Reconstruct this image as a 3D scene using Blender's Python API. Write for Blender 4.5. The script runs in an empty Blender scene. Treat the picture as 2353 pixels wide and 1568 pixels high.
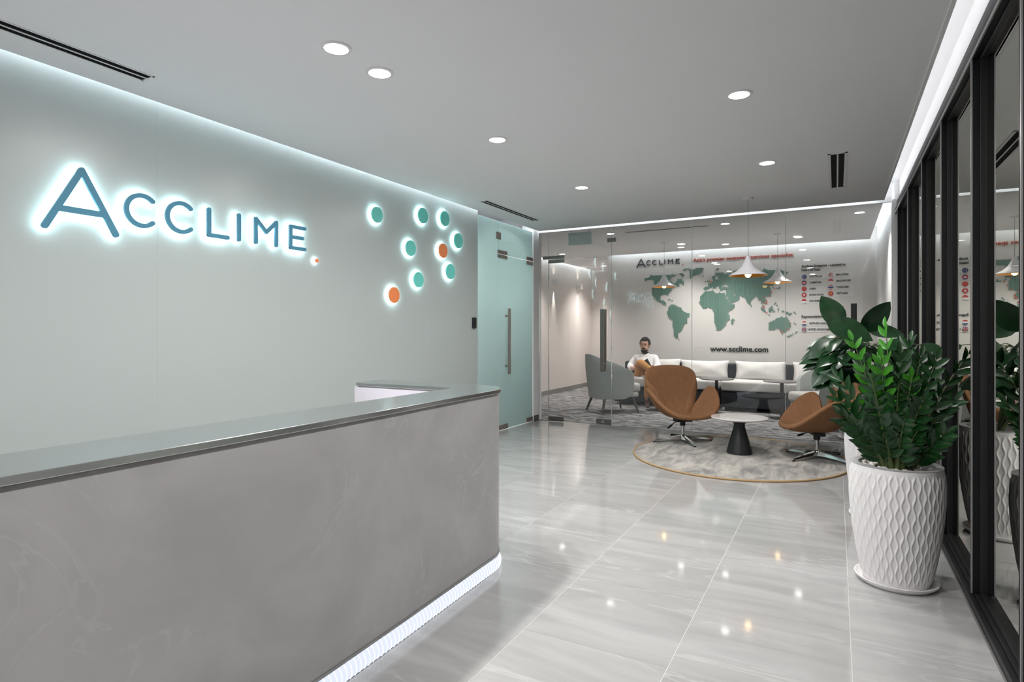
import bpy, bmesh, math, random
from mathutils import Vector, Matrix
SC = bpy.context.scene
COL = SC.collection
PI = math.pi
# ------------------------------------------------------------------ camera, world, exposure
cd = bpy.data.cameras.new('camera'); cam = bpy.data.objects.new('camera', cd); COL.objects.link(cam)
cam.location = (0, 0, 1.30); cam.rotation_euler = (PI/2, 0, math.radians(28.659))
cd.sensor_width = 36.0; cd.sensor_fit = 'HORIZONTAL'; cd.lens = 1364/2353*36
cd.shift_y = -21/2353; cd.clip_start = .02; cd.clip_end = 60
SC.camera = cam
w = bpy.data.worlds.new('world'); SC.world = w; w.use_nodes = True
w.node_tree.nodes['Background'].inputs[0].default_value = (.5, .55, .6, 1)
w.node_tree.nodes['Background'].inputs[1].default_value = .05
SC.view_settings.view_transform = 'Standard'; SC.view_settings.look = 'None'
SC.view_settings.gamma = 1.0; SC.view_settings.use_curve_mapping = False
SC.view_settings.exposure = EXPOSURE = 0.42
try:
    SC.cycles.max_bounces = 10; SC.cycles.transparent_max_bounces = 24
    SC.cycles.glossy_bounces = 6; SC.cycles.diffuse_bounces = 5
    SC.cycles.sample_clamp_indirect = 4.0; SC.cycles.caustics_reflective = False; SC.cycles.caustics_refractive = False
except Exception:
    pass
# light levels
P_DOWN = 40.0       # downlight spot watts
P_LOUNGE = 112.0
E_COVE = 24.0        # cove strip emission
E_COVE_R = 6.0
E_HALO = 25.0       # back face of sign letters
E_DESK = .76
H = 2.775           # ceiling height
XL = -3.87; XR = .55; YG = 7.87; YB = 11.10

# ------------------------------------------------------------------ materials
def C3(c): return (c[0], c[1], c[2], 1)
def mat(name, col=(.5,.5,.5), rough=.5, metal=0, spec=.5, emit=None, es=1, coat=0, bump=0, bscale=40, var=0, vscale=3, sheen=0):
    m = bpy.data.materials.new(name); m.use_nodes = True
    nt = m.node_tree; b = nt.nodes['Principled BSDF']
    b.inputs['Base Color'].default_value = C3(col); b.inputs['Roughness'].default_value = rough
    b.inputs['Metallic'].default_value = metal; b.inputs['Specular IOR Level'].default_value = spec
    b.inputs['Coat Weight'].default_value = coat; b.inputs['Coat Roughness'].default_value = .05
    if sheen: b.inputs['Sheen Weight'].default_value = sheen
    if emit:
        b.inputs['Emission Color'].default_value = C3(emit); b.inputs['Emission Strength'].default_value = es
    if bump or var:
        g = nt.nodes.new('ShaderNodeTexCoord')
    if var:
        n = nt.nodes.new('ShaderNodeTexNoise'); n.inputs['Scale'].default_value = vscale; n.inputs['Detail'].default_value = 5
        nt.links.new(g.outputs['Object'], n.inputs['Vector'])
        r = nt.nodes.new('ShaderNodeValToRGB')
        r.color_ramp.elements[0].position = .3; r.color_ramp.elements[1].position = .7
        r.color_ramp.elements[0].color = C3([c*(1-var) for c in col]); r.color_ramp.elements[1].color = C3([min(1,c*(1+var)) for c in col])
        nt.links.new(n.outputs['Fac'], r.inputs['Fac']); nt.links.new(r.outputs['Color'], b.inputs['Base Color'])
    if bump:
        n = nt.nodes.new('ShaderNodeTexNoise'); n.inputs['Scale'].default_value = bscale; n.inputs['Detail'].default_value = 4
        nt.links.new(g.outputs['Object'], n.inputs['Vector'])
        bp = nt.nodes.new('ShaderNodeBump'); bp.inputs['Strength'].default_value = bump; bp.inputs['Distance'].default_value = .01
        nt.links.new(n.outputs['Fac'], bp.inputs['Height']); nt.links.new(bp.outputs['Normal'], b.inputs['Normal'])
    return m
def emis(name, col, s):
    m = bpy.data.materials.new(name); m.use_nodes = True; nt = m.node_tree; nt.nodes.clear()
    e = nt.nodes.new('ShaderNodeEmission'); o = nt.nodes.new('ShaderNodeOutputMaterial')
    e.inputs[0].default_value = C3(col); e.inputs[1].default_value = s; nt.links.new(e.outputs[0], o.inputs[0]); return m
def glass_mat(name, tint=(.97,.985,.98), ior=1.5, gain=1.0):
    m = bpy.data.materials.new(name); m.use_nodes = True; nt = m.node_tree; nt.nodes.clear()
    t = nt.nodes.new('ShaderNodeBsdfTransparent'); t.inputs[0].default_value = C3(tint)
    g = nt.nodes.new('ShaderNodeBsdfGlossy'); g.inputs['Roughness'].default_value = 0.0
    f = nt.nodes.new('ShaderNodeFresnel'); f.inputs['IOR'].default_value = ior
    k = nt.nodes.new('ShaderNodeMath'); k.operation = 'MULTIPLY'; k.inputs[1].default_value = gain; k.use_clamp = True
    x = nt.nodes.new('ShaderNodeMixShader'); o = nt.nodes.new('ShaderNodeOutputMaterial')
    nt.links.new(f.outputs[0], k.inputs[0]); nt.links.new(k.outputs[0], x.inputs[0])
    nt.links.new(t.outputs[0], x.inputs[1]); nt.links.new(g.outputs[0], x.inputs[2]); nt.links.new(x.outputs[0], o.inputs[0]); return m
def mirror_glass(name, tint, fac, trans):
    m = bpy.data.materials.new(name); m.use_nodes = True; nt = m.node_tree; nt.nodes.clear()
    t = nt.nodes.new('ShaderNodeBsdfTransparent'); t.inputs[0].default_value = C3(trans)
    g = nt.nodes.new('ShaderNodeBsdfGlossy'); g.inputs['Roughness'].default_value = 0.0; g.inputs[0].default_value = C3(tint)
    x = nt.nodes.new('ShaderNodeMixShader'); x.inputs[0].default_value = fac; o = nt.nodes.new('ShaderNodeOutputMaterial')
    nt.links.new(t.outputs[0], x.inputs[1]); nt.links.new(g.outputs[0], x.inputs[2]); nt.links.new(x.outputs[0], o.inputs[0]); return m
def stone(name, c0, c1, vein, rough, scale=1.2, spec=.5, stretch=(1,1,1), pertile=True, veinw=.03, vstr=.5, coat=0, rot=0.0):
    """polished stone: soft clouds, warped streaks and thin veins; the pattern breaks at each tile"""
    m = bpy.data.materials.new(name); m.use_nodes = True; nt = m.node_tree; b = nt.nodes['Principled BSDF']; L = nt.links
    geo = nt.nodes.new('ShaderNodeNewGeometry'); mp = nt.nodes.new('ShaderNodeMapping'); mp.inputs['Scale'].default_value = stretch
    mp.inputs['Rotation'].default_value = (0, 0, rot)
    if pertile:
        oi = nt.nodes.new('ShaderNodeObjectInfo'); ml = nt.nodes.new('ShaderNodeMath'); ml.operation = 'MULTIPLY'; ml.inputs[1].default_value = 37
        cx = nt.nodes.new('ShaderNodeCombineXYZ'); L.new(oi.outputs['Random'], ml.inputs[0])
        for i in range(3): L.new(ml.outputs[0], cx.inputs[i])
        ad = nt.nodes.new('ShaderNodeVectorMath'); ad.operation = 'ADD'; L.new(geo.outputs['Position'], mp.inputs['Vector'])
        L.new(mp.outputs[0], ad.inputs[0]); L.new(cx.outputs[0], ad.inputs[1]); vec = ad.outputs[0]
    else:
        L.new(geo.outputs['Position'], mp.inputs['Vector']); vec = mp.outputs[0]
    n1 = nt.nodes.new('ShaderNodeTexNoise'); n1.inputs['Scale'].default_value = scale; n1.inputs['Detail'].default_value = 8; n1.inputs['Distortion'].default_value = 1.2
    L.new(vec, n1.inputs['Vector'])
    r1 = nt.nodes.new('ShaderNodeValToRGB'); r1.color_ramp.elements[0].position = .35; r1.color_ramp.elements[1].position = .68
    r1.color_ramp.elements[0].color = C3(c0); r1.color_ramp.elements[1].color = C3(c1); L.new(n1.outputs['Fac'], r1.inputs['Fac'])
    n2 = nt.nodes.new('ShaderNodeTexNoise'); n2.inputs['Scale'].default_value = scale*1.1; n2.inputs['Detail'].default_value = 4; n2.inputs['Distortion'].default_value = 2.0
    L.new(vec, n2.inputs['Vector'])
    s = nt.nodes.new('ShaderNodeMath'); s.operation = 'SUBTRACT'; s.inputs[1].default_value = .5; L.new(n2.outputs['Fac'], s.inputs[0])
    a = nt.nodes.new('ShaderNodeMath'); a.operation = 'ABSOLUTE'; L.new(s.outputs[0], a.inputs[0])
    r2 = nt.nodes.new('ShaderNodeValToRGB'); r2.color_ramp.elements[0].position = 0; r2.color_ramp.elements[1].position = veinw
    r2.color_ramp.elements[0].color = (vstr,vstr,vstr,1); r2.color_ramp.elements[1].color = (0,0,0,1); L.new(a.outputs[0], r2.inputs['Fac'])
    n3 = nt.nodes.new('ShaderNodeTexNoise'); n3.inputs['Scale'].default_value = scale*.8; L.new(vec, n3.inputs['Vector'])
    r3 = nt.nodes.new('ShaderNodeValToRGB'); r3.color_ramp.elements[0].position = .5; r3.color_ramp.elements[1].position = .62; L.new(n3.outputs['Fac'], r3.inputs['Fac'])
    mm = nt.nodes.new('ShaderNodeMath'); mm.operation = 'MULTIPLY'; L.new(r2.outputs['Color'], mm.inputs[0]); L.new(r3.outputs['Color'], mm.inputs[1])
    mx = nt.nodes.new('ShaderNodeMixRGB'); L.new(mm.outputs[0], mx.inputs[0]); L.new(r1.outputs['Color'], mx.inputs[1]); mx.inputs[2].default_value = C3(vein)
    L.new(mx.outputs[0], b.inputs['Base Color']); b.inputs['Roughness'].default_value = rough; b.inputs['Specular IOR Level'].default_value = spec
    b.inputs['Coat Weight'].default_value = coat
    return m
def carpet_mat(name, dark, light, stretch=(1,3,1), scale=3.0, rot=.0, bump=.6):
    m = bpy.data.materials.new(name); m.use_nodes = True; nt = m.node_tree; b = nt.nodes['Principled BSDF']; L = nt.links
    geo = nt.nodes.new('ShaderNodeNewGeometry'); mp = nt.nodes.new('ShaderNodeMapping'); mp.inputs['Scale'].default_value = stretch; mp.inputs['Rotation'].default_value = (0,0,rot)
    L.new(geo.outputs['Position'], mp.inputs['Vector'])
    n = nt.nodes.new('ShaderNodeTexNoise'); n.inputs['Scale'].default_value = scale; n.inputs['Detail'].default_value = 9; n.inputs['Roughness'].default_value = .68; n.inputs['Distortion'].default_value = .6
    L.new(mp.outputs[0], n.inputs['Vector'])
    r = nt.nodes.new('ShaderNodeValToRGB'); r.color_ramp.elements[0].position = .38; r.color_ramp.elements[1].position = .62
    r.color_ramp.elements[0].color = C3(dark); r.color_ramp.elements[1].color = C3(light)
    L.new(n.outputs['Fac'], r.inputs['Fac']); L.new(r.outputs['Color'], b.inputs['Base Color']); b.inputs['Roughness'].default_value = .95; b.inputs['Specular IOR Level'].default_value = .1
    n2 = nt.nodes.new('ShaderNodeTexNoise'); n2.inputs['Scale'].default_value = 260; L.new(geo.outputs['Position'], n2.inputs['Vector'])
    bp = nt.nodes.new('ShaderNodeBump'); bp.inputs['Strength'].default_value = bump; bp.inputs['Distance'].default_value = .004
    L.new(n2.outputs['Fac'], bp.inputs['Height']); L.new(bp.outputs['Normal'], b.inputs['Normal'])
    return m
M = {}
M['ceil'] = mat('ceiling_paint', (.90,.90,.91), .9, spec=.2)
M['white'] = mat('white_paint', (.84,.83,.83), .8, spec=.2)
M['whitewall'] = mat('wall_paint', (.70,.67,.645), .85, spec=.2)
M['wglass'] = mat('back_painted_glass', (.42,.465,.455), .30, spec=.3)
M['frost'] = mat('frosted_glass', (.42,.60,.585), .26, spec=.5, var=.06, vscale=1.2)
def frosted(name, col, tcol, fac, rough):
    m = mat(name, col, rough, spec=.5); nt = m.node_tree; b = nt.nodes['Principled BSDF']; o = [n for n in nt.nodes if n.type == 'OUTPUT_MATERIAL'][0]
    t = nt.nodes.new('ShaderNodeBsdfTranslucent'); t.inputs[0].default_value = C3(tcol); x = nt.nodes.new('ShaderNodeMixShader'); x.inputs[0].default_value = fac
    nt.links.new(b.outputs[0], x.inputs[1]); nt.links.new(t.outputs[0], x.inputs[2]); nt.links.new(x.outputs[0], o.inputs[0]); return m
M['frost'] = frosted('frosted_glass', (.52,.64,.63), (.76,.90,.89), .5, .26)
M['tile'] = stone('polished_floor_tile', (.345,.344,.342), (.43,.428,.425), (.60,.60,.595), .06, scale=1.9, spec=.5, stretch=(.5,2.6,1), veinw=.03, vstr=.38, rot=.40)
M['grout'] = mat('grout', (.58,.58,.57), .6)
M['desk'] = stone('grey_stone_laminate', (.41,.403,.405), (.485,.478,.48), (.54,.54,.55), .38, scale=2.2, spec=.35, pertile=False, veinw=.014, vstr=.6)
M['lav'] = mat('white_laminate', (.68,.66,.72), .5)
M['steel'] = mat('brushed_steel', (.50,.51,.51), .22, metal=1)
M['steel_dk'] = mat('dark_steel', (.16,.15,.14), .35, metal=.9)
M['bronze'] = mat('satin_bronze_steel', (.34,.29,.26), .35, metal=.9)
M['black'] = mat('black_powder_coat', (.004,.0045,.006), .45, spec=.22)
M['blackstep'] = mat('charcoal_aluminium', (.012,.012,.013), .42, spec=.3)
M['alu'] = mat('grey_aluminium_edge', (.32,.31,.31), .4, metal=.6)
M['glass'] = glass_mat('clear_glass')
M['glassedge'] = mat('glass_edge', (.42,.45,.44), .25, spec=.5)
M['wpane'] = mirror_glass('dark_window_glass', (.90,.90,.85), .86, (.35,.37,.36))
M['void'] = mat('dark_void', (.012,.013,.014), .9)
M['slot'] = mat('slot_black', (.004,.004,.004), .8, spec=.1)
M['lamp'] = emis('downlight_lens', (1,.98,.95), 9)
M['cove'] = emis('cove_led', (.86,.94,1.0), E_COVE)
M['coveL'] = emis('cove_led_left', (.86,.94,1.0), E_COVE*1.7)
M['coveR'] = emis('cove_led_right', (.97,.98,1.0), E_COVE_R)
M['halo'] = emis('sign_led', (.66,.96,1.0), E_HALO)
M['letter'] = mat('blue_letter_face', (.07,.24,.35), .5, spec=.3)
M['teal'] = mat('teal_disc', (.15,.66,.58), .45, spec=.5)
M['orange'] = mat('orange_disc', (.85,.25,.08), .45, spec=.5)
M['ledglow'] = emis('desk_led', (.80,.86,1.0), E_DESK)
M['ledrib'] = emis('desk_led_rib', (.93,.96,1.0), E_DESK*1.5)
M['carpet'] = carpet_mat('lounge_carpet', (.05,.05,.055), (.33,.32,.32), (1.0,2.2,1), 5.5, rot=.2)
M['rug'] = carpet_mat('rug_pile', (.23,.225,.22), (.52,.49,.45), (3.0,1.0,1), 2.2, rot=-.9, bump=.4)
M['rugedge'] = mat('rug_binding', (.42,.28,.13), .8)
M['tan'] = mat('tan_fabric', (.232,.114,.055), .85, spec=.25, bump=.25, bscale=260, var=.08, vscale=25)
M['tubgrey'] = mat('sage_grey_fabric', (.37,.385,.37), .9, spec=.2, bump=.2, bscale=250)
M['tubseat'] = mat('light_grey_fabric', (.44,.42,.40), .9, spec=.2, bump=.2, bscale=250)
M['sofadk'] = mat('charcoal_fabric', (.032,.035,.042), .9, spec=.2, bump=.2, bscale=200)
M['sofalt'] = mat('oatmeal_fabric', (.56,.54,.52), .9, spec=.2, bump=.2, bscale=200)
M['pillow'] = mat('ivory_fabric', (.66,.64,.625), .9, spec=.2, bump=.25, bscale=60)
M['chrome'] = mat('polished_aluminium', (.62,.62,.62), .12, metal=1)
M['wood_dk'] = mat('dark_stained_wood', (.035,.032,.03), .5)
M['marble'] = stone('white_marble', (.62,.60,.58), (.74,.72,.71), (.42,.40,.39), .12, scale=5, pertile=False, veinw=.012, vstr=.5)
M['topgrey'] = mat('grey_table_laminate', (.13,.12,.12), .4)
M['matblack'] = mat('matt_black', (.012,.013,.015), .42, spec=.4)
M['pot'] = mat('white_ceramic', (.76,.745,.75), .42, spec=.4, bump=.06, bscale=90)
M['potin'] = mat('grey_ceramic_rim', (.33,.33,.335), .6)
M['soil'] = mat('dark_soil', (.02,.014,.01), .95, bump=.6, bscale=80)
M['pebble'] = mat('white_pebble', (.66,.63,.60), .5, var=.12, vscale=20)
M['leaf'] = mat('glossy_leaf', (.009,.050,.011), .27, spec=.45, var=.45, vscale=6)
M['leafb'] = mat('bright_leaf', (.045,.24,.012), .27, spec=.5, var=.3, vscale=6)
M['leafd'] = mat('dark_broad_leaf', (.009,.042,.013), .3, spec=.4, var=.4, vscale=5)
M['stem'] = mat('green_stem', (.07,.10,.03), .5, var=.35, vscale=9)
M['shade'] = mat('white_enamel', (.84,.82,.86), .35, spec=.4)
M['gold'] = mat('gold_leaf', (.95,.42,.06), .35, metal=.6, emit=(1,.35,.04), es=.0)
M['bulb'] = emis('filament_bulb', (1,.68,.28), 5)
M['ink'] = mat('black_letters', (.012,.014,.02), .5)
M['red'] = mat('red_letters', (.42,.055,.03), .5)
M['mapgreen'] = mat('map_green', (.125,.245,.20), .6)
M['mapred'] = mat('map_orange', (.60,.10,.03), .6)
M['skin'] = mat('skin', (.50,.28,.195), .55)
M['hair'] = mat('dark_hair', (.006,.005,.0045), .8, spec=.2, bump=.5, bscale=120)
M['shirt'] = mat('white_shirt', (.80,.79,.80), .85, bump=.35, bscale=22)
M['chino'] = mat('camel_trousers', (.48,.215,.065), .85, bump=.35, bscale=20)
M['shoe'] = mat('oxblood_shoe', (.045,.014,.014), .4)
M['sole'] = mat('shoe_sole', (.35,.30,.22), .7)
M['flagw'] = mat('flag_white', (.8,.8,.8), .5); M['flagr'] = mat('flag_red', (.48,.02,.025), .5)
M['flagb'] = mat('flag_blue', (.02,.03,.16), .5); M['flagy'] = mat('flag_yellow', (.8,.55,.03), .5)
M['plate'] = mat('acrylic_plate', (.74,.72,.70), .35)
M['exitw'] = mat('exit_panel', (.74,.82,.80), .5)
M['sconce'] = mat('sconce_white', (.8,.79,.77), .6)
M['base'] = mat('grey_skirting', (.22,.215,.21), .5)

# ------------------------------------------------------------------ mesh helpers
class MB:
    def __init__(s): s.v = []; s.f = []
    def add(s, vs, fs):
        n = len(s.v); s.v += [tuple(v) for v in vs]; s.f += [tuple(i+n for i in f) for f in fs]; return s
    def box(s, x0, x1, y0, y1, z0, z1):
        return s.add([(x0,y0,z0),(x1,y0,z0),(x1,y1,z0),(x0,y1,z0),(x0,y0,z1),(x1,y0,z1),(x1,y1,z1),(x0,y1,z1)],
                     [(3,2,1,0),(4,5,6,7),(0,1,5,4),(1,2,6,5),(2,3,7,6),(3,0,4,7)])
    def cyl(s, c, r0, r1, z0, z1, n=24, cap=True):
        vs = [(c[0]+r*math.cos(2*PI*i/n), c[1]+r*math.sin(2*PI*i/n), z) for r, z in ((r0,z0),(r1,z1)) for i in range(n)]
        fs = [(i,(i+1)%n,n+(i+1)%n,n+i) for i in range(n)]
        if cap: fs += [tuple(range(n-1,-1,-1)), tuple(range(n,2*n))]
        return s.add(vs, fs)
    def lathe(s, prof, n=48, c=(0,0), fn=None, close=False):
        vs = []
        for j,(r,z) in enumerate(prof):
            for i in range(n):
                a = 2*PI*i/n; rr = r if fn is None else fn(r,z,a,j)
                vs.append((c[0]+rr*math.cos(a), c[1]+rr*math.sin(a), z))
        m = len(prof); fs = []
        for j in range(m-1 if not close else m):
            k = (j+1) % m
            for i in range(n): fs.append((j*n+i, j*n+(i+1)%n, k*n+(i+1)%n, k*n+i))
        if not close:
            fs.append(tuple(range(n-1,-1,-1))); fs.append(tuple((m-1)*n+i for i in range(n)))
        return s.add(vs, fs)
    def tube(s, pts, rad, n=8, cap=True):
        pts = [Vector(p) for p in pts]; rr = rad if isinstance(rad,(list,tuple)) else [rad]*len(pts)
        vs = []; up = Vector((0,0,1)); prev = None
        for i,p in enumerate(pts):
            t = (pts[min(i+1,len(pts)-1)]-pts[max(i-1,0)]).normalized()
            if prev is None:
                a = t.cross(up) if abs(t.dot(up)) < .95 else t.cross(Vector((1,0,0)))
            else: a = prev - t*prev.dot(t)
            a.normalize(); prev = a; b = t.cross(a)
            for k in range(n):
                q = 2*PI*k/n; vs.append(p + (a*math.cos(q)+b*math.sin(q))*rr[i])
        fs = [(j*n+k, j*n+(k+1)%n, (j+1)*n+(k+1)%n, (j+1)*n+k) for j in range(len(pts)-1) for k in range(n)]
        if cap: fs += [tuple(range(n-1,-1,-1)), tuple((len(pts)-1)*n+k for k in range(n))]
        return s.add(vs, fs)
    def prism(s, poly, z0, z1):
        n = len(poly)
        return s.add([(p[0],p[1],z0) for p in poly]+[(p[0],p[1],z1) for p in poly],
                     [tuple(range(n-1,-1,-1)), tuple(range(n,2*n))]+[(i,(i+1)%n,n+(i+1)%n,n+i) for i in range(n)])
    def sphere(s, c, r, nu=12, nv=8, sc=(1,1,1), fn=None):
        vs=[(c[0],c[1],c[2]+r*sc[2])]
        for j in range(1,nv):
            th=PI*j/nv
            for i in range(nu):
                a=2*PI*i/nu; vs.append((c[0]+r*sc[0]*math.sin(th)*math.cos(a), c[1]+r*sc[1]*math.sin(th)*math.sin(a), c[2]+r*sc[2]*math.cos(th)))
        vs.append((c[0],c[1],c[2]-r*sc[2])); fs=[]
        for i in range(nu): fs.append((0,1+i,1+(i+1)%nu)); fs.append((len(vs)-1, 1+(nv-2)*nu+(i+1)%nu, 1+(nv-2)*nu+i))
        for j in range(nv-2):
            for i in range(nu): fs.append((1+j*nu+i,1+(j+1)*nu+i,1+(j+1)*nu+(i+1)%nu,1+j*nu+(i+1)%nu))
        return s.add(vs,fs)
    def tf(s, mtx): s.v = [tuple(mtx @ Vector(v)) for v in s.v]; return s
    def mesh(s, name, m=None, smooth=False, angle=40):
        me = bpy.data.meshes.new(name); me.from_pydata(s.v, [], s.f)
        if m: me.materials.append(M[m] if isinstance(m,str) else m)
        bm = bmesh.new(); bm.from_mesh(me); bmesh.ops.recalc_face_normals(bm, faces=bm.faces); bm.to_mesh(me); bm.free()
        if smooth:
            for p in me.polygons: p.use_smooth = True
            if angle:
                try: me.set_sharp_from_angle(angle=math.radians(angle))
                except Exception: pass
        return me
def link(name, data, parent=None, loc=None):
    o = bpy.data.objects.new(name, data); COL.objects.link(o)
    if parent is not None: o.parent = parent
    if loc is not None: o.location = loc
    return o
def part(name, mb, m, parent=None, smooth=False, world=False, loc=None, bevel=0, angle=40, bseg=2):
    """one mesh object; world=True: its coordinates are world ones and the parent is an unrotated Empty"""
    me = mb if isinstance(mb, bpy.types.Mesh) else mb.mesh(name, m, smooth, angle)
    o = link(name, me, parent, loc)
    if world and parent is not None:
        p = Vector((0,0,0)); q = parent
        while q is not None: p += q.location; q = q.parent
        o.location = -p
    if bevel:
        b = o.modifiers.new('bevel','BEVEL'); b.width = bevel; b.segments = bseg; b.limit_method = 'ANGLE'
    return o
def thing(name, label=None, cat=None, loc=(0,0,0), rotz=0, group=None, kind=None):
    o = bpy.data.objects.new(name, None); COL.objects.link(o); o.location = loc; o.rotation_euler = (0,0,rotz)
    o.empty_display_size = .1
    if label: o['label'] = label
    if cat: o['category'] = cat
    if group: o['group'] = group
    if kind: o['kind'] = kind
    return o
def tag(o, label, cat, group=None, kind=None):
    o['label'] = label; o['category'] = cat
    if group: o['group'] = group
    if kind: o['kind'] = kind
    return o
def struct(name, mb, m, parent=None, **k):
    o = part(name, mb, m, parent, **k)
    if parent is None: o['kind'] = 'structure'
    return o
def dup(root, loc=None, rotz=None, label=None):
    r = root.copy(); COL.objects.link(r)
    if loc is not None: r.location = loc
    if rotz is not None: r.rotation_euler = (0,0,rotz)
    if label: r['label'] = label
    for ch in list(root.children):
        c = ch.copy(); COL.objects.link(c); c.parent = r
        for g in list(ch.children):
            d = g.copy(); COL.objects.link(d); d.parent = c
    return r
def subsurf(o, lv=2, r=None):
    s = o.modifiers.new('sub','SUBSURF'); s.levels = lv; s.render_levels = lv if r is None else r
    for p in o.data.polygons: p.use_smooth = True
    return o
def spot(parent, loc, rot, watts, size, blend, col=(1,.97,.93), rad=.04, name='spot_light'):
    l = bpy.data.lights.new(name,'SPOT'); l.energy = watts; l.spot_size = math.radians(size); l.spot_blend = blend; l.color = col; l.shadow_soft_size = rad
    o = link(name, l, parent, loc); o.rotation_euler = rot; return o
def text_mesh(txt, width, m, depth=.008, bold=0.0, height=None):
    """lettering in the local XZ plane, left end at x=0 on the baseline z=0, facing -Y"""
    c = bpy.data.curves.new('txt','FONT'); c.body = txt; c.size = 1; c.extrude = 0; c.offset = bold; c.resolution_u = 3
    o = bpy.data.objects.new('txt', c); COL.objects.link(o)
    dg = bpy.context.evaluated_depsgraph_get(); dg.update()
    me = bpy.data.meshes.new_from_object(o.evaluated_get(dg))
    bpy.data.objects.remove(o); bpy.data.curves.remove(c)
    bm = bmesh.new(); bm.from_mesh(me)
    xs = [v.co.x for v in bm.verts]; x0, x1 = min(xs), max(xs); sx = width/(x1-x0); sz = sx
    if height: sz = height/.73
    for v in bm.verts: v.co = Vector(((v.co.x-x0)*sx, 0, v.co.y*sz))
    r = bmesh.ops.extrude_face_region(bm, geom=list(bm.faces))
    for g in r['geom']:
        if isinstance(g, bmesh.types.BMVert): g.co.y -= depth
    bmesh.ops.recalc_face_normals(bm, faces=bm.faces)
    bm.to_mesh(me); bm.free(); me.materials.clear(); me.materials.append(M[m]); return me
# ================================================================== SETTING
# floor: a bed of light grout with one object per polished tile
fl = struct('floor', MB().box(XL-.05, XR+.3, -2.6, YG+.02, -.06, -.0009), 'grout')
TX, TY = .6255, .655
x_lines = [.052 + TX*i for i in range(-7, 2)]; y_lines = [2.298 + TY*j for j in range(-7, 10)]
tcache = {}
for i, xa in enumerate(x_lines[:-1]):
    for j, ya in enumerate(y_lines[:-1]):
        xb = min(xa+TX, XR+.02); yb = min(ya+TY, YG-.005); xa2 = max(xa, XL+.002)
        if xb-xa2 < .02 or yb-ya < .02: continue
        key = (round(xb-xa2,3), round(yb-ya,3))
        if key not in tcache:
            tcache[key] = MB().box(.0014, key[0]-.0014, .0014, key[1]-.0014, -.012, 0).mesh('tile','tile')
        part('tile', tcache[key], None, fl, loc=(xa2, ya, 0))
struct('floor.001', MB().box(-5.3, .6, YG+.02, 13.7, -.06, .004), 'carpet')
# left wall: back-painted glass sheets over a plain wall
wl = struct('wall_left', MB().box(XL-.16, XL-.012, -2.6, 6.20, 0, 2.98), 'white')
ys = [-2.6,-1.68,-.69,.29,1.28,2.277,3.262,4.25,5.241,6.203]
for a, b in zip(ys[:-1], ys[1:]):
    part('glass_panel', MB().box(XL-.012, XL, a+.0002, b-.0002, .0, 2.98), 'wglass', wl)
# white end pier between the frosted door and the clear glass wall
struct('trim_1', MB().box(XL-.16, XL+.02, 7.692, YG+.09, 0, 2.98), 'white', bevel=.004)
struct('baseboard_left', MB().box(XL+.02, XL+.032, 7.70, YG-.03, .005, .085), 'steel_dk')
struct('wall_back', MB().box(-3.935, .80, YB, YB+.2, 0, 2.98), 'whitewall')
struct('wall_right', MB().box(.57, .75, YG-.05, YB, 0, 2.98), 'white')
struct('trim_2', MB().box(.545, .68, 7.80, YG+.06, 0, 2.775), 'white', bevel=.006)
struct('wall_corridor', MB().box(-5.35, -5.2, YG-.2, 13.7, 0, 2.98), 'whitewall')
struct('wall_corridor_end', MB().box(-5.3, -3.7, 13.55, 13.7, 0, 2.98), 'whitewall')
struct('wall_corridor_near', MB().box(-5.3, XL-.16, YG-.05, YG+.09, 0, 2.98), 'white')
struct('wall_corridor_right', MB().box(-3.935, -3.8, YB+.2, 13.6, 0, 2.98), 'whitewall')
struct('wall_near', MB().box(XL-.1, 2.4, -2.75, -2.6, 0, 2.98), 'white')
struct('wall_outside', MB().box(2.3, 2.4, -2.7, 8.2, -.05, 2.98), 'void')
struct('wall_outside_end', MB().box(.75, 2.4, 8.1, 8.2, -.05, 2.98), 'void')
struct('floor.002', MB().box(.86, 2.4, -2.7, 8.2, -.06, -.01), 'void')
struct('wall_behind_frosted_door', MB().box(-4.9, -4.8, 5.9, YG-.05, 0, 2.98), 'white')
struct('baseboard_corridor', MB().box(-5.2, -5.188, YG+.1, 13.55, .004, .10), 'base')
struct('baseboard_back', MB().box(-3.935, .57, YB-.012, YB, .004, .10), 'base')
struct('baseboard_right', MB().box(.558, .57, YG+.1, YB-.02, .004, .10), 'base')
# ceiling: slabs that stop short of the walls, a lid above, light strips in the gaps
ce = struct('ceiling', MB().box(XL+.05, .469, -2.6, YG-.055, H, H+.03), 'ceil')
struct('trim_6', MB().box(XL+.03, .545, YG-.014, YG+.03, H-.012, 2.98), 'white')
part('ceiling_panel', MB().box(-3.90, .469, YG+.03, 10.99, H, H+.03), 'ceil', ce)
part('ceiling_panel', MB().box(-5.12, -3.90, YG+.03, 13.47, H, H+.03), 'ceil', ce)
struct('ceiling.002', MB().box(-4.8, XL-.16, 5.9, 7.80, H, H+.03), 'ceil')
struct('ceiling.001', MB().box(-5.4, 2.4, -2.7, 13.7, 2.98, 3.04), 'white')
def cove(x0,x1,y0,y1,z0,z1,m,label):
    o = part('cove_light', MB().box(x0,x1,y0,y1,z0,z1), m); tag(o, label, 'light strip', 'concealed cove light strips'); return o
cove(XL+.052, XL+.063, -2.5, 7.79, H+.115, H+.125, 'coveL', 'white strip light hidden above the teal glass wall at the ceiling edge')
cove(-3.85, .45, 10.965, 10.98, H+.125, H+.135, 'cove', 'white strip light hidden above the lounge map wall')
cove(-3.75, .42, YG-.085, YG-.070, H+.115, H+.125, 'cove', 'white strip light hidden in the ceiling slot along the clear glass wall')
cove(-5.11, -5.095, YG+.15, 13.4, H+.125, H+.135, 'cove', 'white strip light hidden above the corridor wall with two sconces')
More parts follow.
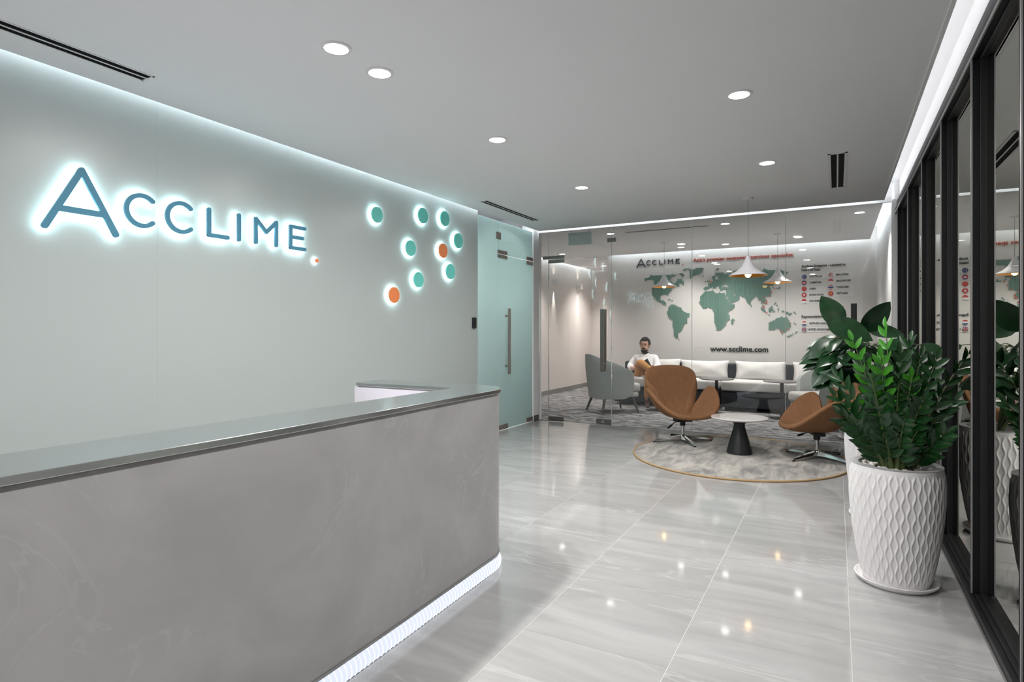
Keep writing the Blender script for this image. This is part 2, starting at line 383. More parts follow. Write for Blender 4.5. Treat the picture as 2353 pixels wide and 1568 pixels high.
cove(.40, .42, -2.5, 7.75, H+.05, H+.07, 'coveR', 'white strip light hidden in the ceiling recess above the black window frames')
cove(.44, .455, YG+.1, 10.9, H+.125, H+.135, 'cove', 'white strip light hidden above the white right lounge wall')
# recess over the window: white fascia, grey strip, black track
struct('trim_3', MB().box(.612, .80, -2.6, 7.80, 2.80, 2.98), 'white')
struct('trim_4', MB().box(.618, .80, -2.6, 7.80, 2.745, 2.80), 'alu')
struct('trim_5', MB().box(.469-.02, .469, -2.6, 7.80, H-.004, H+.05), 'white')
# ------------------------------------------------------------------ window wall with black frames
win = thing('window_1', 'full height black framed glazing along the right side of the reception', 'window', (.6, 3, 0), kind='structure')
def wp(n, mb, m, **k): return part(n, mb, m, win, world=True, **k)
mull = [-1.14,-.19,.76,1.71,2.665,3.54,4.495,5.445,6.445,7.49]
wp('sill', MB().box(.556,.580,-2.6,7.80,.0,.040).box(.580,.66,-2.6,7.80,0,.052), 'blackstep', bevel=.002)
wp('sill_bead', MB().box(.598,.66,-2.6,7.80,.052,.064), 'blackstep', bevel=.002)
wp('sill_trim', MB().box(.546,.556,-2.6,7.80,0,.006), 'alu', bevel=.002)
wp('head_rail', MB().box(.57,.66,-2.6,7.80,2.606,2.67), 'black', bevel=.002)
wp('head_bead', MB().box(.598,.66,-2.6,7.80,2.592,2.606), 'blackstep', bevel=.002)
wp('head_edge', MB().box(.564,.57,-2.6,7.80,2.604,2.622), 'alu')
wp('top_track', MB().box(.585,.66,-2.6,7.80,2.67,2.745), 'black')
XG = .611
for y in mull:
    wp('mullion', MB().box(.57,.66,y,y+.06,.052,2.606), 'black', bevel=.003)
    wp('glazing_bead', MB().box(.598,.64,y-.008,y+.068,.064,2.592), 'blackstep', bevel=.002)
    wp('mullion_edge', MB().box(.5645,.57,y,y+.012,.052,2.606), 'alu')
for a, b in zip(mull[:-1], mull[1:]):
    wp('pane', MB().box(XG,XG+.008,a+.05,b,.06,2.60), 'wpane')
wp('pane', MB().box(XG,XG+.008,-2.6,mull[0],.06,2.60), 'wpane'); wp('pane', MB().box(XG,XG+.008,mull[-1]+.05,7.80,.06,2.60), 'wpane')
# ------------------------------------------------------------------ frosted door and its side panel in the left wall
d2 = thing('door_1', 'frosted teal glass door leaf with a long vertical bar handle beside the backlit sign wall', 'door', (XL,7.19,0), kind='structure')
def dp(n, mb, m, **k): return part(n, mb, m, d2, world=True, **k)
dp('side_panel', MB().box(XL-.006,XL+.006,6.208,6.694,.004,H-.03), 'frost', bevel=.002)
dp('door_leaf', MB().box(XL-.006,XL+.006,6.700,7.684,.014,2.315), 'frost', bevel=.002)
dp('transom', MB().box(XL-.006,XL+.006,6.700,7.684,2.323,H-.03), 'frost', bevel=.002)
hb = MB(); hb.box(XL+.055,XL+.085,6.865,6.897,.74,1.61)
hd = dp('pull_handle', hb, 'bronze', bevel=.004)
for z in (.85, 1.51): part('standoff', MB().cyl((0,0),.012,.012,0,.055,12).tf(Matrix.Translation((XL,6.881,z))@Matrix.Rotation(PI/2,4,'Y')), 'bronze', d2, world=True, smooth=True)
for (ya,yb,za,zb) in ((6.68,6.93,2.27,2.315),(6.68,6.93,2.325,2.37),(7.50,7.69,2.26,2.31),(7.50,7.69,2.325,2.37),(6.64,6.76,2.51,2.60),(6.71,6.95,.014,.075),(7.50,7.69,.014,.075)):
    dp('patch_fitting', MB().box(XL-.014,XL+.014,ya,yb,za,zb), 'bronze', bevel=.003)
dp('floor_channel', MB().box(XL-.01,XL+.01,6.2,6.70,.0,.006), 'steel')
# ------------------------------------------------------------------ clear glass wall with its door
gw = thing('window_2', 'clear frameless glass wall between the reception and the lounge', 'glass wall', (-1.6,YG,0), kind='structure')
def gp(n, x0, x1, z0, z1, m='glass', dy=.006, **k): return part(n, MB().box(x0,x1,YG-dy,YG+dy,z0,z1), m, gw, world=True, **k)
T = H-.02
gp('pane', XL+.024, -3.695, .006, T); gp('pane', -2.727, -1.647, .006, T); gp('pane', -1.641, -.543, .006, T); gp('pane', -.537, .545, .006, T)
gp('pane', -3.689, -2.733, 2.355, T, )
for x, zt in ((-3.692,T),(-2.730,T),(-1.644,T),(-.540,T)): gp('glass_joint', x-.0026, x+.0026, .006, zt, 'glassedge', .0065)
gp('glass_joint', -3.689, -2.733, 2.347, 2.352, 'glassedge', .0065)
gp('top_channel', XL+.02, .56, H-.022, H-.012, 'white', .014); gp('floor_channel', XL+.02, -3.695, 0, .006, 'steel', .008); gp('floor_channel', -2.727, .545, 0, .006, 'steel', .008)
gd = thing('door_2', 'clear glass lounge door leaf with dark patch fittings and a flat vertical pull', 'door', (-3.21,YG,0), kind='structure')
def gq(n, x0, x1, z0, z1, m, dy=.006, y=YG, **k): return part(n, MB().box(x0,x1,y-dy,y+dy,z0,z1), m, gd, world=True, **k)
gq('door_leaf', -3.686, -2.737, .012, 2.343, 'glass')
gq('patch_fitting', -3.78, -3.445, 2.36, 2.405, 'steel_dk', .016, bevel=.003); gq('patch_fitting', -3.69, -3.445, 2.30, 2.345, 'steel_dk', .016, bevel=.003)
gq('patch_fitting', -3.69, -3.46, .012, .070, 'steel_dk', .016, bevel=.003); gq('patch_fitting', -2.95, -2.737, .012, .085, 'steel_dk', .016, bevel=.003)
gq('lock', -2.865, -2.835, .035, .065, 'steel', .020)
gq('patch_fitting', -2.79, -2.67, 2.545, 2.60, 'steel_dk', .016, bevel=.003)
for y in (YG-.055, YG+.055):
    gq('pull_handle', -2.875, -2.825, .745, 1.615, 'bronze' if y > YG else 'steel_dk', .012, y=y, bevel=.003)
for z in (.86, 1.50): gq('standoff', -2.862, -2.838, z-.012, z+.012, 'steel', .055)
part('pull_handle', MB().box(.145,.205,YG-.055,YG-.03,.80,1.625), 'matblack', gw, world=True, bevel=.003)
for z in (.95, 1.47): part('standoff', MB().box(.165,.185,YG-.03,YG-.006,z-.01,z+.01), 'matblack', gw, world=True)
# ------------------------------------------------------------------ ceiling fixtures
def downlight(x, y, label, watts=P_DOWN, r=.062, group='round recessed ceiling downlights', size=165, col=(1,.975,.95), wide=0):
    t = thing('downlight', label, 'ceiling light', (x,y,H), 0, group)
    part('trim_ring', MB().lathe([(r*1.28,-.003),(r*1.28,.0),(r,.0),(r,-.006),(r*1.12,-.006)], 32, close=True), 'white', t, smooth=True)
    part('lens', MB().cyl((0,0), r, r, -.004, -.001, 28), 'lamp', t)
    if watts:
        spot(t, (0,0,-.012), (0,0,0), watts, size, 1.0, col, .05, 'lamp_light')
        if wide:
            l = bpy.data.lights.new('lamp_glow','AREA'); l.shape = 'DISK'; l.size = r*1.8; l.energy = wide; l.color = col
            link('lamp_glow', l, t, (0,0,-.006))
    return t
k = 1.475/1.49
DL = [(-2.28,2.268,'brightest round downlight at the top of the photo, left of a close pair'),(-2.28,2.602,'round downlight right of the nearest close pair over the desk'),
 (-2.28,3.937,'single round downlight over the end of the reception desk'),(-2.28,5.655,'round downlight in the left row next above the far teal discs'),
 (-.53,3.911,'nearest round downlight of the right hand row'),(-.53,5.604,'second round downlight of the right row, in front of the short slot diffuser')]
for i, (x, y, l) in enumerate(DL): downlight(x, y, l, P_DOWN*(1.3 if i in (2,3) else 1), wide=10)
for x, y, l in ((-2.28,.6,'round downlight over the near part of the desk behind the view'),(-.53,2.2,'round downlight just above the picture on the right'),(-.53,.5,'round downlight above the photographer'),(-2.28,-1.2,'added fill downlight, out of view over the rear end of the desk'),(-.53,-1.2,'added fill downlight, out of view nearest the rear wall of the reception')): downlight(x, y, l, P_DOWN, size=170, wide=10)  # the rearmost pair is added out of view as soft fill
LL = [(-1.33,8.481,'round lounge downlight over the carpet just inside the clear glass'),(.249,8.474,'round lounge downlight by the right wall above the plants'),
 (-2.973,8.52,'round downlight behind the glass door beside the hanging sign'),(-.517,10.235,'round lounge downlight near the map wall on the right'),
 (-2.37,10.463,'round lounge downlight above the dark logo on the map wall'),(-1.634,10.458,'round lounge downlight above the red slogan'),
 (-4.556,10.319,'warm round downlight in the corridor beside the sconces')]
LL.append((-4.556,12.6,'added warm downlight that brightens the corridor, hidden behind the map wall'))  # extra unseen lamp, put in to lift the dark corridor
for i, (x, y, l) in enumerate(LL): downlight(x, y, l, P_LOUNGE if i < 6 else 190, .055, size=112, col=(1,.965,.93) if i < 6 else (1,.90,.86))
downlight(-4.35, 6.85, 'downlight in the room behind the frosted glass door', 130, .055, size=172)
def vent(x0, x1, y0, y1, nslot, axis, label, rim=.012):
    t = thing('slot_diffuser', label, 'air vent', ((x0+x1)/2,(y0+y1)/2,H), 0, 'linear slot air diffusers')
    dx, dy = (x1-x0)/2, (y1-y0)/2; f = MB(); z0, z1 = -.003, .0
    f.box(-dx,-dx+rim,-dy,dy,z0,z1).box(dx-rim,dx,-dy,dy,z0,z1).box(-dx,dx,-dy,-dy+rim,z0,z1).box(-dx,dx,dy-rim,dy,z0,z1)
    part('frame', f, 'white', t)
    span = (2*dx if axis == 'y' else 2*dy) - 2*rim; gap = .012; w_ = (span-gap*(nslot-1))/nslot
    for i in range(nslot):
        a = -span/2 + i*(w_+gap)
        b = MB().box(a,a+w_,-dy+rim,dy-rim,-.0012,-.0002) if axis == 'y' else MB().box(-dx+rim,dx-rim,a,a+w_,-.0012,-.0002)
        part('slot', b, 'slot', t)
        if i < nslot-1:
            c = a+w_; b = MB().box(c,c+gap,-dy+rim,dy-rim,-.004,0) if axis == 'y' else MB().box(-dx+rim,dx-rim,c,c+gap,-.004,0)
            part('blade', b, 'white', t)
vent(-3.575,-3.455,-.4,2.02,2,'y','long black slot diffuser in the ceiling at the near left corner', .012)
vent(-3.545,-3.43,5.70,7.05,2,'y','slot diffuser in the ceiling above the frosted glass door', .016)
vent(-.065,.082,5.58,6.92,2,'y','short wide slot diffuser near the right ceiling edge', .022)
vent(-2.76,-1.55,8.48,8.58,1,'x','long dark slot diffuser in the lounge ceiling over the glass wall', .024)
# hanging blank exit sign inside the glass door
ex = thing('hanging_sign', 'blank pale rectangular sign hung from the ceiling behind the glass door', 'sign', (-3.25,8.02,H))
part('panel', MB().box(-.185,.175,-.02,.02,-.215,-.06), 'exitw', ex, bevel=.004)
part('housing', MB().box(-.19,.18,-.028,.028,-.06,-.035), 'exitw', ex, bevel=.004)
for x in (-.14,.13): part('hanger', MB().cyl((x,0),.003,.003,-.04,0,8), 'steel_dk', ex)
# pendants
def pendant(x, y, zr, R_, label):
    t = thing('pendant_lamp', label, 'pendant lamp', (x,y,H), 0, 'white wide brimmed pendant lamps with gold insides')
    z = zr-H; prof = [(.016,.215),(.022,.205),(.030,.18),(.042,.15),(.062,.11),(.092,.072),(.130,.042),(.168,.022),(.192,.010),(.204,.0)]
    s_ = R_/.204; prof = [(r*s_, q+z) for r, q in prof]
    part('shade', MB().lathe(prof + [(r-.003, q-.004) for r, q in reversed(prof)], 48, close=True), 'shade', t, smooth=True, angle=60)
    inner = [(max(.006,r-.005), q-.006) for r, q in prof]
    part('gold_lining', MB().lathe(inner + [(r-.001, q-.001) for r, q in reversed(inner)], 48, close=True), 'gold', t, smooth=True, angle=60)
    part('cord', MB().cyl((0,0),.0025,.0025,z+.21,0,8), 'alu', t)
    part('ceiling_rose', MB().lathe([(.0,0),(.055,0),(.055,-.012),(.045,-.02),(.0,-.022)], 24), 'white', t, smooth=True)
    part('lamp_holder', MB().cyl((0,0),.020,.020,z+.06,z+.13,16), 'gold', t, smooth=True)
    b = part('bulb', MB().sphere((0,0,z+.018), .036, 16, 10, (1,1,1.25)), 'bulb', t, smooth=True)
pendant(-.865*k,7.072*k,1.925,.204,'large looking white pendant lamp in front of the glass over the tan chairs')
pendant(-2.513*k,9.87*k,2.045,.199,'white pendant lamp left in the lounge in front of the map americas')
pendant(-.781*k,9.821*k,2.045,.204,'white pendant lamp right in the lounge over the far cafe table')
# sconces
for y, l in ((11.33,'nearer white cube sconce on the corridor wall'),(12.64,'farther white cube sconce on the corridor wall')):
    t = thing('wall_sconce', l, 'wall lamp', (-5.2,y,2.33), 0, 'white cube sconces')
    part('housing', MB().box(.0,.11,-.055,.055,-.055,.06), 'sconce', t, bevel=.004)
    part('back_plate', MB().box(0,.006,-.06,.06,-.06,.065), 'sconce', t)
    spot(t, (.035,0,-.06), (0,math.radians(-4),0), 55, 34, .7, (1,.93,.86), .012)
    spot(t, (.06,0,.08), (PI,0,0), 2.5, 70, .9, (1,.86,.72), .012)
# ================================================================== SIGN WALL
def capsule_line(mb, pts, r, d0, d1, T3):
    """thick line with round ends through 2D points, extruded from depth d0 to d1; T3 maps (a, z, d) to 3D"""
    for (a0,b0),(a1,b1) in zip(pts[:-1], pts[1:]):
        d1 += .0002 if d1 > d0+.004 else 0
        th = math.atan2(b1-b0,a1-a0); poly = []
        for i in range(9): q = th-PI/2 + PI*i/8; poly.append((a1+r*math.cos(q), b1+r*math.sin(q)))
        for i in range(9): q = th+PI/2 + PI*i/8; poly.append((a0+r*math.cos(q), b0+r*math.sin(q)))
        n = len(poly)
        mb.add([T3(p[0],p[1],d0) for p in poly]+[T3(p[0],p[1],d1) for p in poly], [tuple(range(n)), tuple(range(2*n-1,n-1,-1))]+[(i,(i+1)%n,n+(i+1)%n,n+i) for i in range(n)])
def arc_band(mb, c, ri, ro, a0, a1, d0, d1, T3, n=26):
    pin = []; pout = []
    for i in range(n+1):
        q = a0+(a1-a0)*i/n; pout.append((c[0]+ro*math.cos(q), c[1]+ro*math.sin(q))); pin.append((c[0]+ri*math.cos(q), c[1]+ri*math.sin(q)))
    rm = (ri+ro)/2; rr = (ro-ri)/2
    vs = []; fs = []
    for d in (d0,d1): vs += [T3(p[0],p[1],d) for p in pout]+[T3(p[0],p[1],d) for p in pin]
    N = n+1
    for i in range(n):
        fs += [(i,i+1,N+i+1,N+i),(2*N+i,3*N+i,3*N+i+1,2*N+i+1),(i,2*N+i,2*N+i+1,i+1),(N+i,N+i+1,3*N+i+1,3*N+i)]
    mb.add(vs, fs)
    for q in (a0,a1):
        e = (c[0]+rm*math.cos(q), c[1]+rm*math.sin(q)); capsule_line(mb, [e,(e[0]+1e-4,e[1])], rr, d0, d1, T3)
R45 = math.radians(47)
GL = [('A',[[(1.658,1.897),(1.842,2.247),(2.030,1.897)],[(1.718,2.006),(1.968,2.006)]],None,.0175),
      ('C',None,((2.188,2.072),.082,.110),.014),('C',None,((2.446,2.072),.082,.110),.014),
      ('L',[[(2.647,2.163),(2.647,1.984),(2.792,1.984)]],None,.0145),
      ('I',[[(2.886,2.163),(2.886,1.984)]],None,.0145),
      ('M',[[(3.032,1.984),(3.032,2.163),(3.127,2.074),(3.219,2.163),(3.219,1.984)]],None,.0145),
      ('E',[[(3.505,2.156),(3.360,2.156),(3.360,1.984),(3.505,1.984)],[(3.360,2.072),(3.480,2.072)]],None,.0145)]
kk = 3.82/3.87
def glyph(mb, g, d0, d1, T3, grow=0.0, sc=1.0):
    _, lines, arc, r = g
    if lines:
        for q, L_ in enumerate(lines): capsule_line(mb, L_, r*sc+grow, d0, d1+(.0009*q if d1 > d0+.004 else 0), T3)
    if arc: arc_band(mb, arc[0], arc[1]-grow, arc[2]+grow, R45, 2*PI-R45, d0, d1, T3)
sg = thing('wall_sign', 'large backlit blue wall sign reading ACCLIME with an orange dot', 'sign', (XL,2.6,2.07))
T3 = lambda a, z, d: (XL+.0+d, a*kk, 1.3+(z-1.3)*kk)
for g in GL:
    mb = MB(); glyph(mb, g, .030, .046, T3); o = part('letter', mb, 'letter', sg, world=True)
    mb = MB(); glyph(mb, g, .0285, .0295, T3, grow=-.001); part('back_light', mb, 'halo', o, world=True)
def round_disc(y, z, r, m, parent, face=.038):
    o = part('disc_face', MB().cyl((0,0), r, r, 0, .018, 40).tf(Matrix.Translation((XL+face-.018,y,z))@Matrix.Rotation(PI/2,4,'Y')), m, parent, world=True, bevel=.002)
    part('back_light', MB().cyl((0,0), r*.985, r*.985, 0, .001, 32).tf(Matrix.Translation((XL+face-.0195,y,z))@Matrix.Rotation(PI/2,4,'Y')), 'halo', o if parent.name.startswith('wall_disc') else parent, world=True)
    return o
round_disc(3.646*kk, 1.3+(1.908-1.3)*kk, .016, 'orange', sg)
DISC = [(4.345,2.416,.075,0,'leftmost of the teal backlit discs, high on the wall'),(5.060,2.531,.082,0,'teal backlit disc in the top row, middle'),(5.459,2.566,.084,0,'teal backlit disc at the top right of the cluster'),
 (4.854,2.161,.080,0,'teal backlit disc alone in the second row left of the orange one'),(5.425,2.203,.080,1,'upper backlit orange disc amid the teal ones'),(5.729,2.355,.087,0,'rightmost teal backlit disc near the frosted door'),
 (5.570,1.984,.086,0,'teal backlit disc below the upper orange disc'),(4.985,1.846,.080,0,'teal backlit disc nearest above the lowest orange disc'),(4.593,1.665,.078,1,'lowest backlit orange disc of the cluster')]
for y, z, r, c, l in DISC:
    t = thing('wall_disc', l, 'wall light', (XL,y,z), 0, 'round backlit wall discs'); round_disc(y, z, r, 'orange' if c else 'teal', t)
ac = thing('card_reader', 'small black card reader on the wall beside the frosted door', 'card reader', (XL,6.105,1.41))
part('body', MB().box(0,.025,-.038,.038,-.065,.065), 'matblack', ac, bevel=.008)
part('reader_window', MB().box(.025,.027,-.022,.022,-.05,.01), 'blackstep', ac, bevel=.001)
# ================================================================== RECEPTION DESK
DZ = .985
dk = thing('reception_desk', 'long grey stone look reception desk with brushed steel top and glowing white base', 'desk', (-1.75,1.0,0))
def desk_outer(off=0):
    p = [(-1.618-off*-1, -1.3)]
    for y in (-.6,0,.4,.8,1.2,1.6,2.0,2.4,2.74):
        p.append((-1.618 + .030*max(0,1-((y-1.1)/1.5)**2) + off, y))
    c = (-1.868, 2.757); r = .25+off
    for i in range(1, 13): q = (PI/2)*i/12; p.append((c[0]+r*math.cos(q), c[1]+r*math.sin(q)))
    p.append((-2.63, 3.007+off)); return p
def desk_inner(off=0):
    return [(-2.63, 2.787-off),(-1.93,2.777-off),(-1.90,2.765-off),(-1.886+off*0,2.735),(-1.886-off,2.0),(-1.886-off,-1.3)]
def dprism(oo, io, z0, z1):
    return MB().prism(desk_outer(oo)+desk_inner(io), z0, z1)
part('body', dprism(-.006, -.004, .082, DZ-.024), 'desk', dk, world=True)
part('steel_top', dprism(.004, .004, DZ-.022, DZ), 'steel', dk, world=True, bevel=.003)
part('inner_panel', MB().box(-2.612,-1.91,2.768,2.782,.10,DZ-.03), 'lav', dk, world=True)
part('end_panel', MB().box(-2.630,-2.614,2.77,3.0,.10,DZ-.024), 'lav', dk, world=True)
part('worktop', MB().box(-2.45,-1.895,-1.3,2.765,.70,.73), 'lav', dk, world=True, bevel=.004)
part('base_rail', dprism(-.002,-.10, .074, .086), 'steel', dk, world=True)
# glowing base: bulged strip following the front, with ribs
op = desk_outer(0)
def resample(pts, step):
    out = [Vector(pts[0]).to_3d()]; acc = 0; 
    for a, b in zip(pts[:-1], pts[1:]):
        a = Vector(a).to_3d(); b = Vector(b).to_3d(); L_ = (b-a).length; d = (b-a)/L_; t_ = step-acc
        while t_ < L_: out.append(a+d*t_); t_ += step
        acc = (acc+L_) % step if t_ >= L_ else 0
        acc = L_-(t_-step)
    return out
path = resample(op[:-1], .0085)
prof = [(-.045,.074),(-.020,.070),(-.004,.056),(.004,.036),(.003,.016),(-.004,.003)]
def strip(idx, grow):
    mb = MB(); n = len(prof); vs = []
    for i in idx:
        p = path[i]; t = (path[min(i+1,len(path)-1)]-path[max(i-1,0)]).normalized(); nn = Vector((t.y,-t.x,0))
        for o_, z in prof: q = p+nn*(o_+grow); vs.append((q.x,q.y,z+ (grow*.4 if z > .04 else 0)))
    fs = [(a*n+b,(a+1)*n+b,(a+1)*n+b+1,a*n+b+1) for a in range(len(idx)-1) for b in range(n-1)]
    return mb.add(vs, fs)
ls = part('light_strip', strip(list(range(0,len(path),2))+[len(path)-1], 0), 'ledglow', dk, world=True, smooth=True)
rb = MB()
for i in range(0, len(path)-2, 3):
    for j in (i,):
        p = path[i]; t = (path[i+1]-path[max(i-1,0)]).normalized(); nn = Vector((t.y,-t.x,0))
        rb.tube([(p+nn*(o_+.0015)+Vector((0,0,z))) for o_, z in prof], .0021, 4, cap=False)
ro = part('light_ribs', rb, 'ledrib', dk, world=True, smooth=True); ro['kind'] = 'stuff'
# ================================================================== LOUNGE WALL GRAPHICS
lg = thing('logo_sign', 'small dark wall logo reading ACCLIME left above the map', 'sign', (-2.9,YB,2.6))
S_ = .434
T4 = lambda a, z, d: (-3.351+(a-1.640)*S_, YB-d*1.0, 2.523+(z-1.88)*S_)
for g in GL:
    mb = MB(); glyph(mb, g, .004, .014, T4, grow=.004, sc=1.05); part('letter', mb, 'ink', lg, world=True)
part('dot', MB().cyl((0,0),.010,.010,0,.012,16).tf(Matrix.Translation((-3.351+(3.646-1.64)*S_, YB-.004, 2.523+.03*S_))@Matrix.Rotation(PI/2,4,'X')), 'mapred', lg, world=True)
def lettering(name, txt, x, z, width, m, label, height=None, bold=.01, depth=.010):
    o = part(name, text_mesh(txt, width, m, depth, bold, height), None, None, loc=(x, YB-.002, z)); tag(o, label, 'lettering'); return o
lettering('slogan_lettering', "Asia's premier corporate services specialist.", -2.294, 2.582, 1.665, 'red', 'red raised lettering reading Asia\'s premier corporate services specialist.', .062, .02)
lettering('web_lettering', "www.acclime.com", -1.996, .955, .965, 'ink', 'black raised web address lettering under the world map', .098, .022)
lettering('heading_lettering', "Acclime footprint - Located at", -.514, 2.385, .645, 'ink', 'two line black heading above the country list on the right', .040, .02)
lettering('heading_lettering', "heart of Asia.", -.514, 2.322, .285, 'ink', 'second line heart of Asia. under the country list heading', .040, .02)
lettering('heading_lettering', "Representatives in", -.514, 1.540, .385, 'ink', 'black line reading Representatives in above two flags', .040, .02)
# world map in small blocks
MAPX,MAPZ,MAPC=-3.199,2.464,0.0205
MAP='36a5b5a7b75a/35a3b2a13b11a2b18a2b42a/41a11b11a3b62a/41a11b23a1b10a10b6a1b25a/6a1b18a1b6a3b6a10b27a3b1a17b3a3b23a/5a24b4a3b5a9b13a7b8a1b1a36b12a/4a24b6a2b5a5b17a8b1a46b10a/25b9a1b6a3b8a1b9a56b1a2b7a/24b17a2b17a3b2a53b1a1b8a/2b6a16b6a4b26a3b2a45b5a2b11a/9a15b6a4b27a2b3a43b7a1b11a/9a16b4a7b20a1b4a48b19a/9a17b2a8b18a1b1a2b2c1a49b18a/9a23b2a2b24a51b17a/9a23b3a1b21a54b17a/8a24b25a14b1a39b17a/7a21b29a12b4a37b18a/7a19b28a6b1a3b2a3b1a1b3a32b1c3b18a/7a18b28a5b3a1b1a1b2a41b21a/7a18b29a2b11a40b2a1b4a1b13a/7a17b36a1b6a2b3a36b2a1c1a3b13a/7a16b31a8b10a36b20a/8a14b31a10b3a1b5a36b20a/8a8b5a1b30a19b1a36b1c19a/9a6b36a20b1a6b1a29b20a/10a5b35a29b1a28b20a/9a1b1a4b35a22b1a10b2a21b1c1b20a/11a4b7a2b26a22b1a10b4a8b2a5b1c1b24a/12a6b7a1b24a23b1a9b5a6b4a5b25a/14a5b31a32b6a5b5a6b24a/16a4b29a25b1a5b9a3b8a4b1c23a/17a3b30a28b11a3b8a1b1c2b24a/19a1b4a4b22a26b14a2b8a1b1a1b2c6a1b16a/23a7b21a28b12a1b18a1b17a/22a10b20a27b13a1b8a1b10a1b15a/22a12b18a4b2a21b22a2c5a1b19a/22a12b26a18b22a1b6a2b19a/22a13b26a16b23a3b3a3b4a1b14a/21a15b25a14b26a2b3a4b3a1b14a/21a17b24a12b28a2b2a2b1a2b5a2b10a/21a20b21a12b30a1c14a2b4a1b2a/22a19b21a12b45a5b2a1b1a/22a19b21a13b31a1b14a2b5a/23a17b22a13b53a/23a16b23a13b40a2b2a1b8a/25a14b23a13b2a1b34a9b7a/26a13b23a12b2a3b32a10b7a/26a13b23a11b3a2b31a13b6a/26a13b23a10b4a2b29a15b6a/26a11b26a9b4a2b28a16b1c2a1b2a/26a10b27a9b34a17b3a1b1a/26a10b27a8b35a17b5a/26a9b29a6b36a17b5a/27a8b29a5b37a16b6a/27a7b30a4b38a5b3a6b1c1b6a/27a7b81a5b8a/27a6b82a2c2b8a1b/27a4b95a1b1a/27a4b85a1b7a1b3a/27a3b92a2b4a/28a3b89a2b6a/28a3b97a/128a/31a1b96a/128a'
mg = MB(); mr = MB()
import re
for j, row in enumerate(MAP.split('/')):
    i = 0
    for n_, c_ in re.findall(r'(\d+)([abc])', row):
        for q in range(int(n_)):
            if c_ != 'a':
                x = MAPX+(i+q)*MAPC; z = MAPZ-j*MAPC; d = .011 if c_ == 'b' else .014
                (mg if c_ == 'b' else mr).box(x+.0016, x+MAPC-.0016, YB-d, YB, z-MAPC+.0006, z-.0006)
        i += int(n_)
wm = thing('wall_map', 'green pixelated world map made of small blocks on the lounge wall', 'wall map', (-1.9,YB,1.8))
def blocks(name, mb, m):
    me = bpy.data.meshes.new(name); me.from_pydata(mb.v, [], mb.f); me.materials.append(M[m]); o = part(name, me, None, wm, world=True); o['kind'] = 'stuff'; return o
blocks('green_blocks', mg, 'mapgreen'); blocks('orange_blocks', mr, 'mapred')['label'] = 'orange marker blocks at the office cities'
# flags
def fdisc(parent, x, z, r, bands, dep=.016):
    """round flag: bands from top to bottom as (fraction, material)"""
    tot = sum(b[0] for b in bands); y1 = z+r
    for fr, m in bands:
        y0 = y1-2*r*fr/tot; poly = []
        n = 10
        for i in range(n+1):
            zz = y1+(y0-y1)*i/n; h_ = math.sqrt(max(0,r*r-(zz-z)**2)); poly.append((x+h_,zz))
        for i in range(n+1):
            zz = y0+(y1-y0)*i/n; h_ = math.sqrt(max(0,r*r-(zz-z)**2)); poly.append((x-h_,zz))
        mb = MB(); k_ = len(poly); mb.add([(p[0],YB-dep,p[1]) for p in poly]+[(p[0],YB-.004,p[1]) for p in poly], [tuple(range(k_)), tuple(range(2*k_-1,k_-1,-1))]+[(i,(i+1)%k_,k_+(i+1)%k_,k_+i) for i in range(k_)])
        part('stripe', mb, m, parent, world=True); y1 = y0
def star(parent, x, z, r, m, n=5, inner=.42, dep=.018, name='star'):
    poly = [(x+(r if i%2==0 else r*inner)*math.sin(PI*i/n), z+(r if i%2==0 else r*inner)*math.cos(PI*i/n)) for i in range(2*n)]
    mb = MB(); k_ = len(poly); mb.add([(p[0],YB-dep,p[1]) for p in poly]+[(p[0],YB-.005,p[1]) for p in poly], [tuple(range(k_)), tuple(range(2*k_-1,k_-1,-1))]+[(i,(i+1)%k_,k_+(i+1)%k_,k_+i) for i in range(k_)])
    part(name, mb, m, parent, world=True)
CL = [('AUSTRALIA',0,0,[(1,'flagb')],.19),('CAMBODIA',0,1,[(1,'flagb'),(2,'flagr'),(1,'flagb')],.18),('CHINA',0,2,[(1,'flagr')],.10),('HONG KONG',0,3,[(1,'flagr')],.21),('INDONESIA',0,4,[(1,'flagr'),(1,'flagw')],.19),
 ('MALAYSIA',1,0,[(1,'flagr'),(1,'flagw')]*4,.18),('SINGAPORE',1,1,[(1,'flagr'),(1,'flagw')],.21),('THAILAND',1,2,[(1,'flagr'),(1,'flagw'),(2,'flagb'),(1,'flagw'),(1,'flagr')],.18),('VIETNAM',1,3,[(1,'flagr')],.16),
 ('NETHERLANDS',0,7.66,[(1,'flagr'),(1,'flagw'),(1,'flagb')],.27),('UNITED KINGDOM',0,8.66,[(1,'flagb')],.31)]
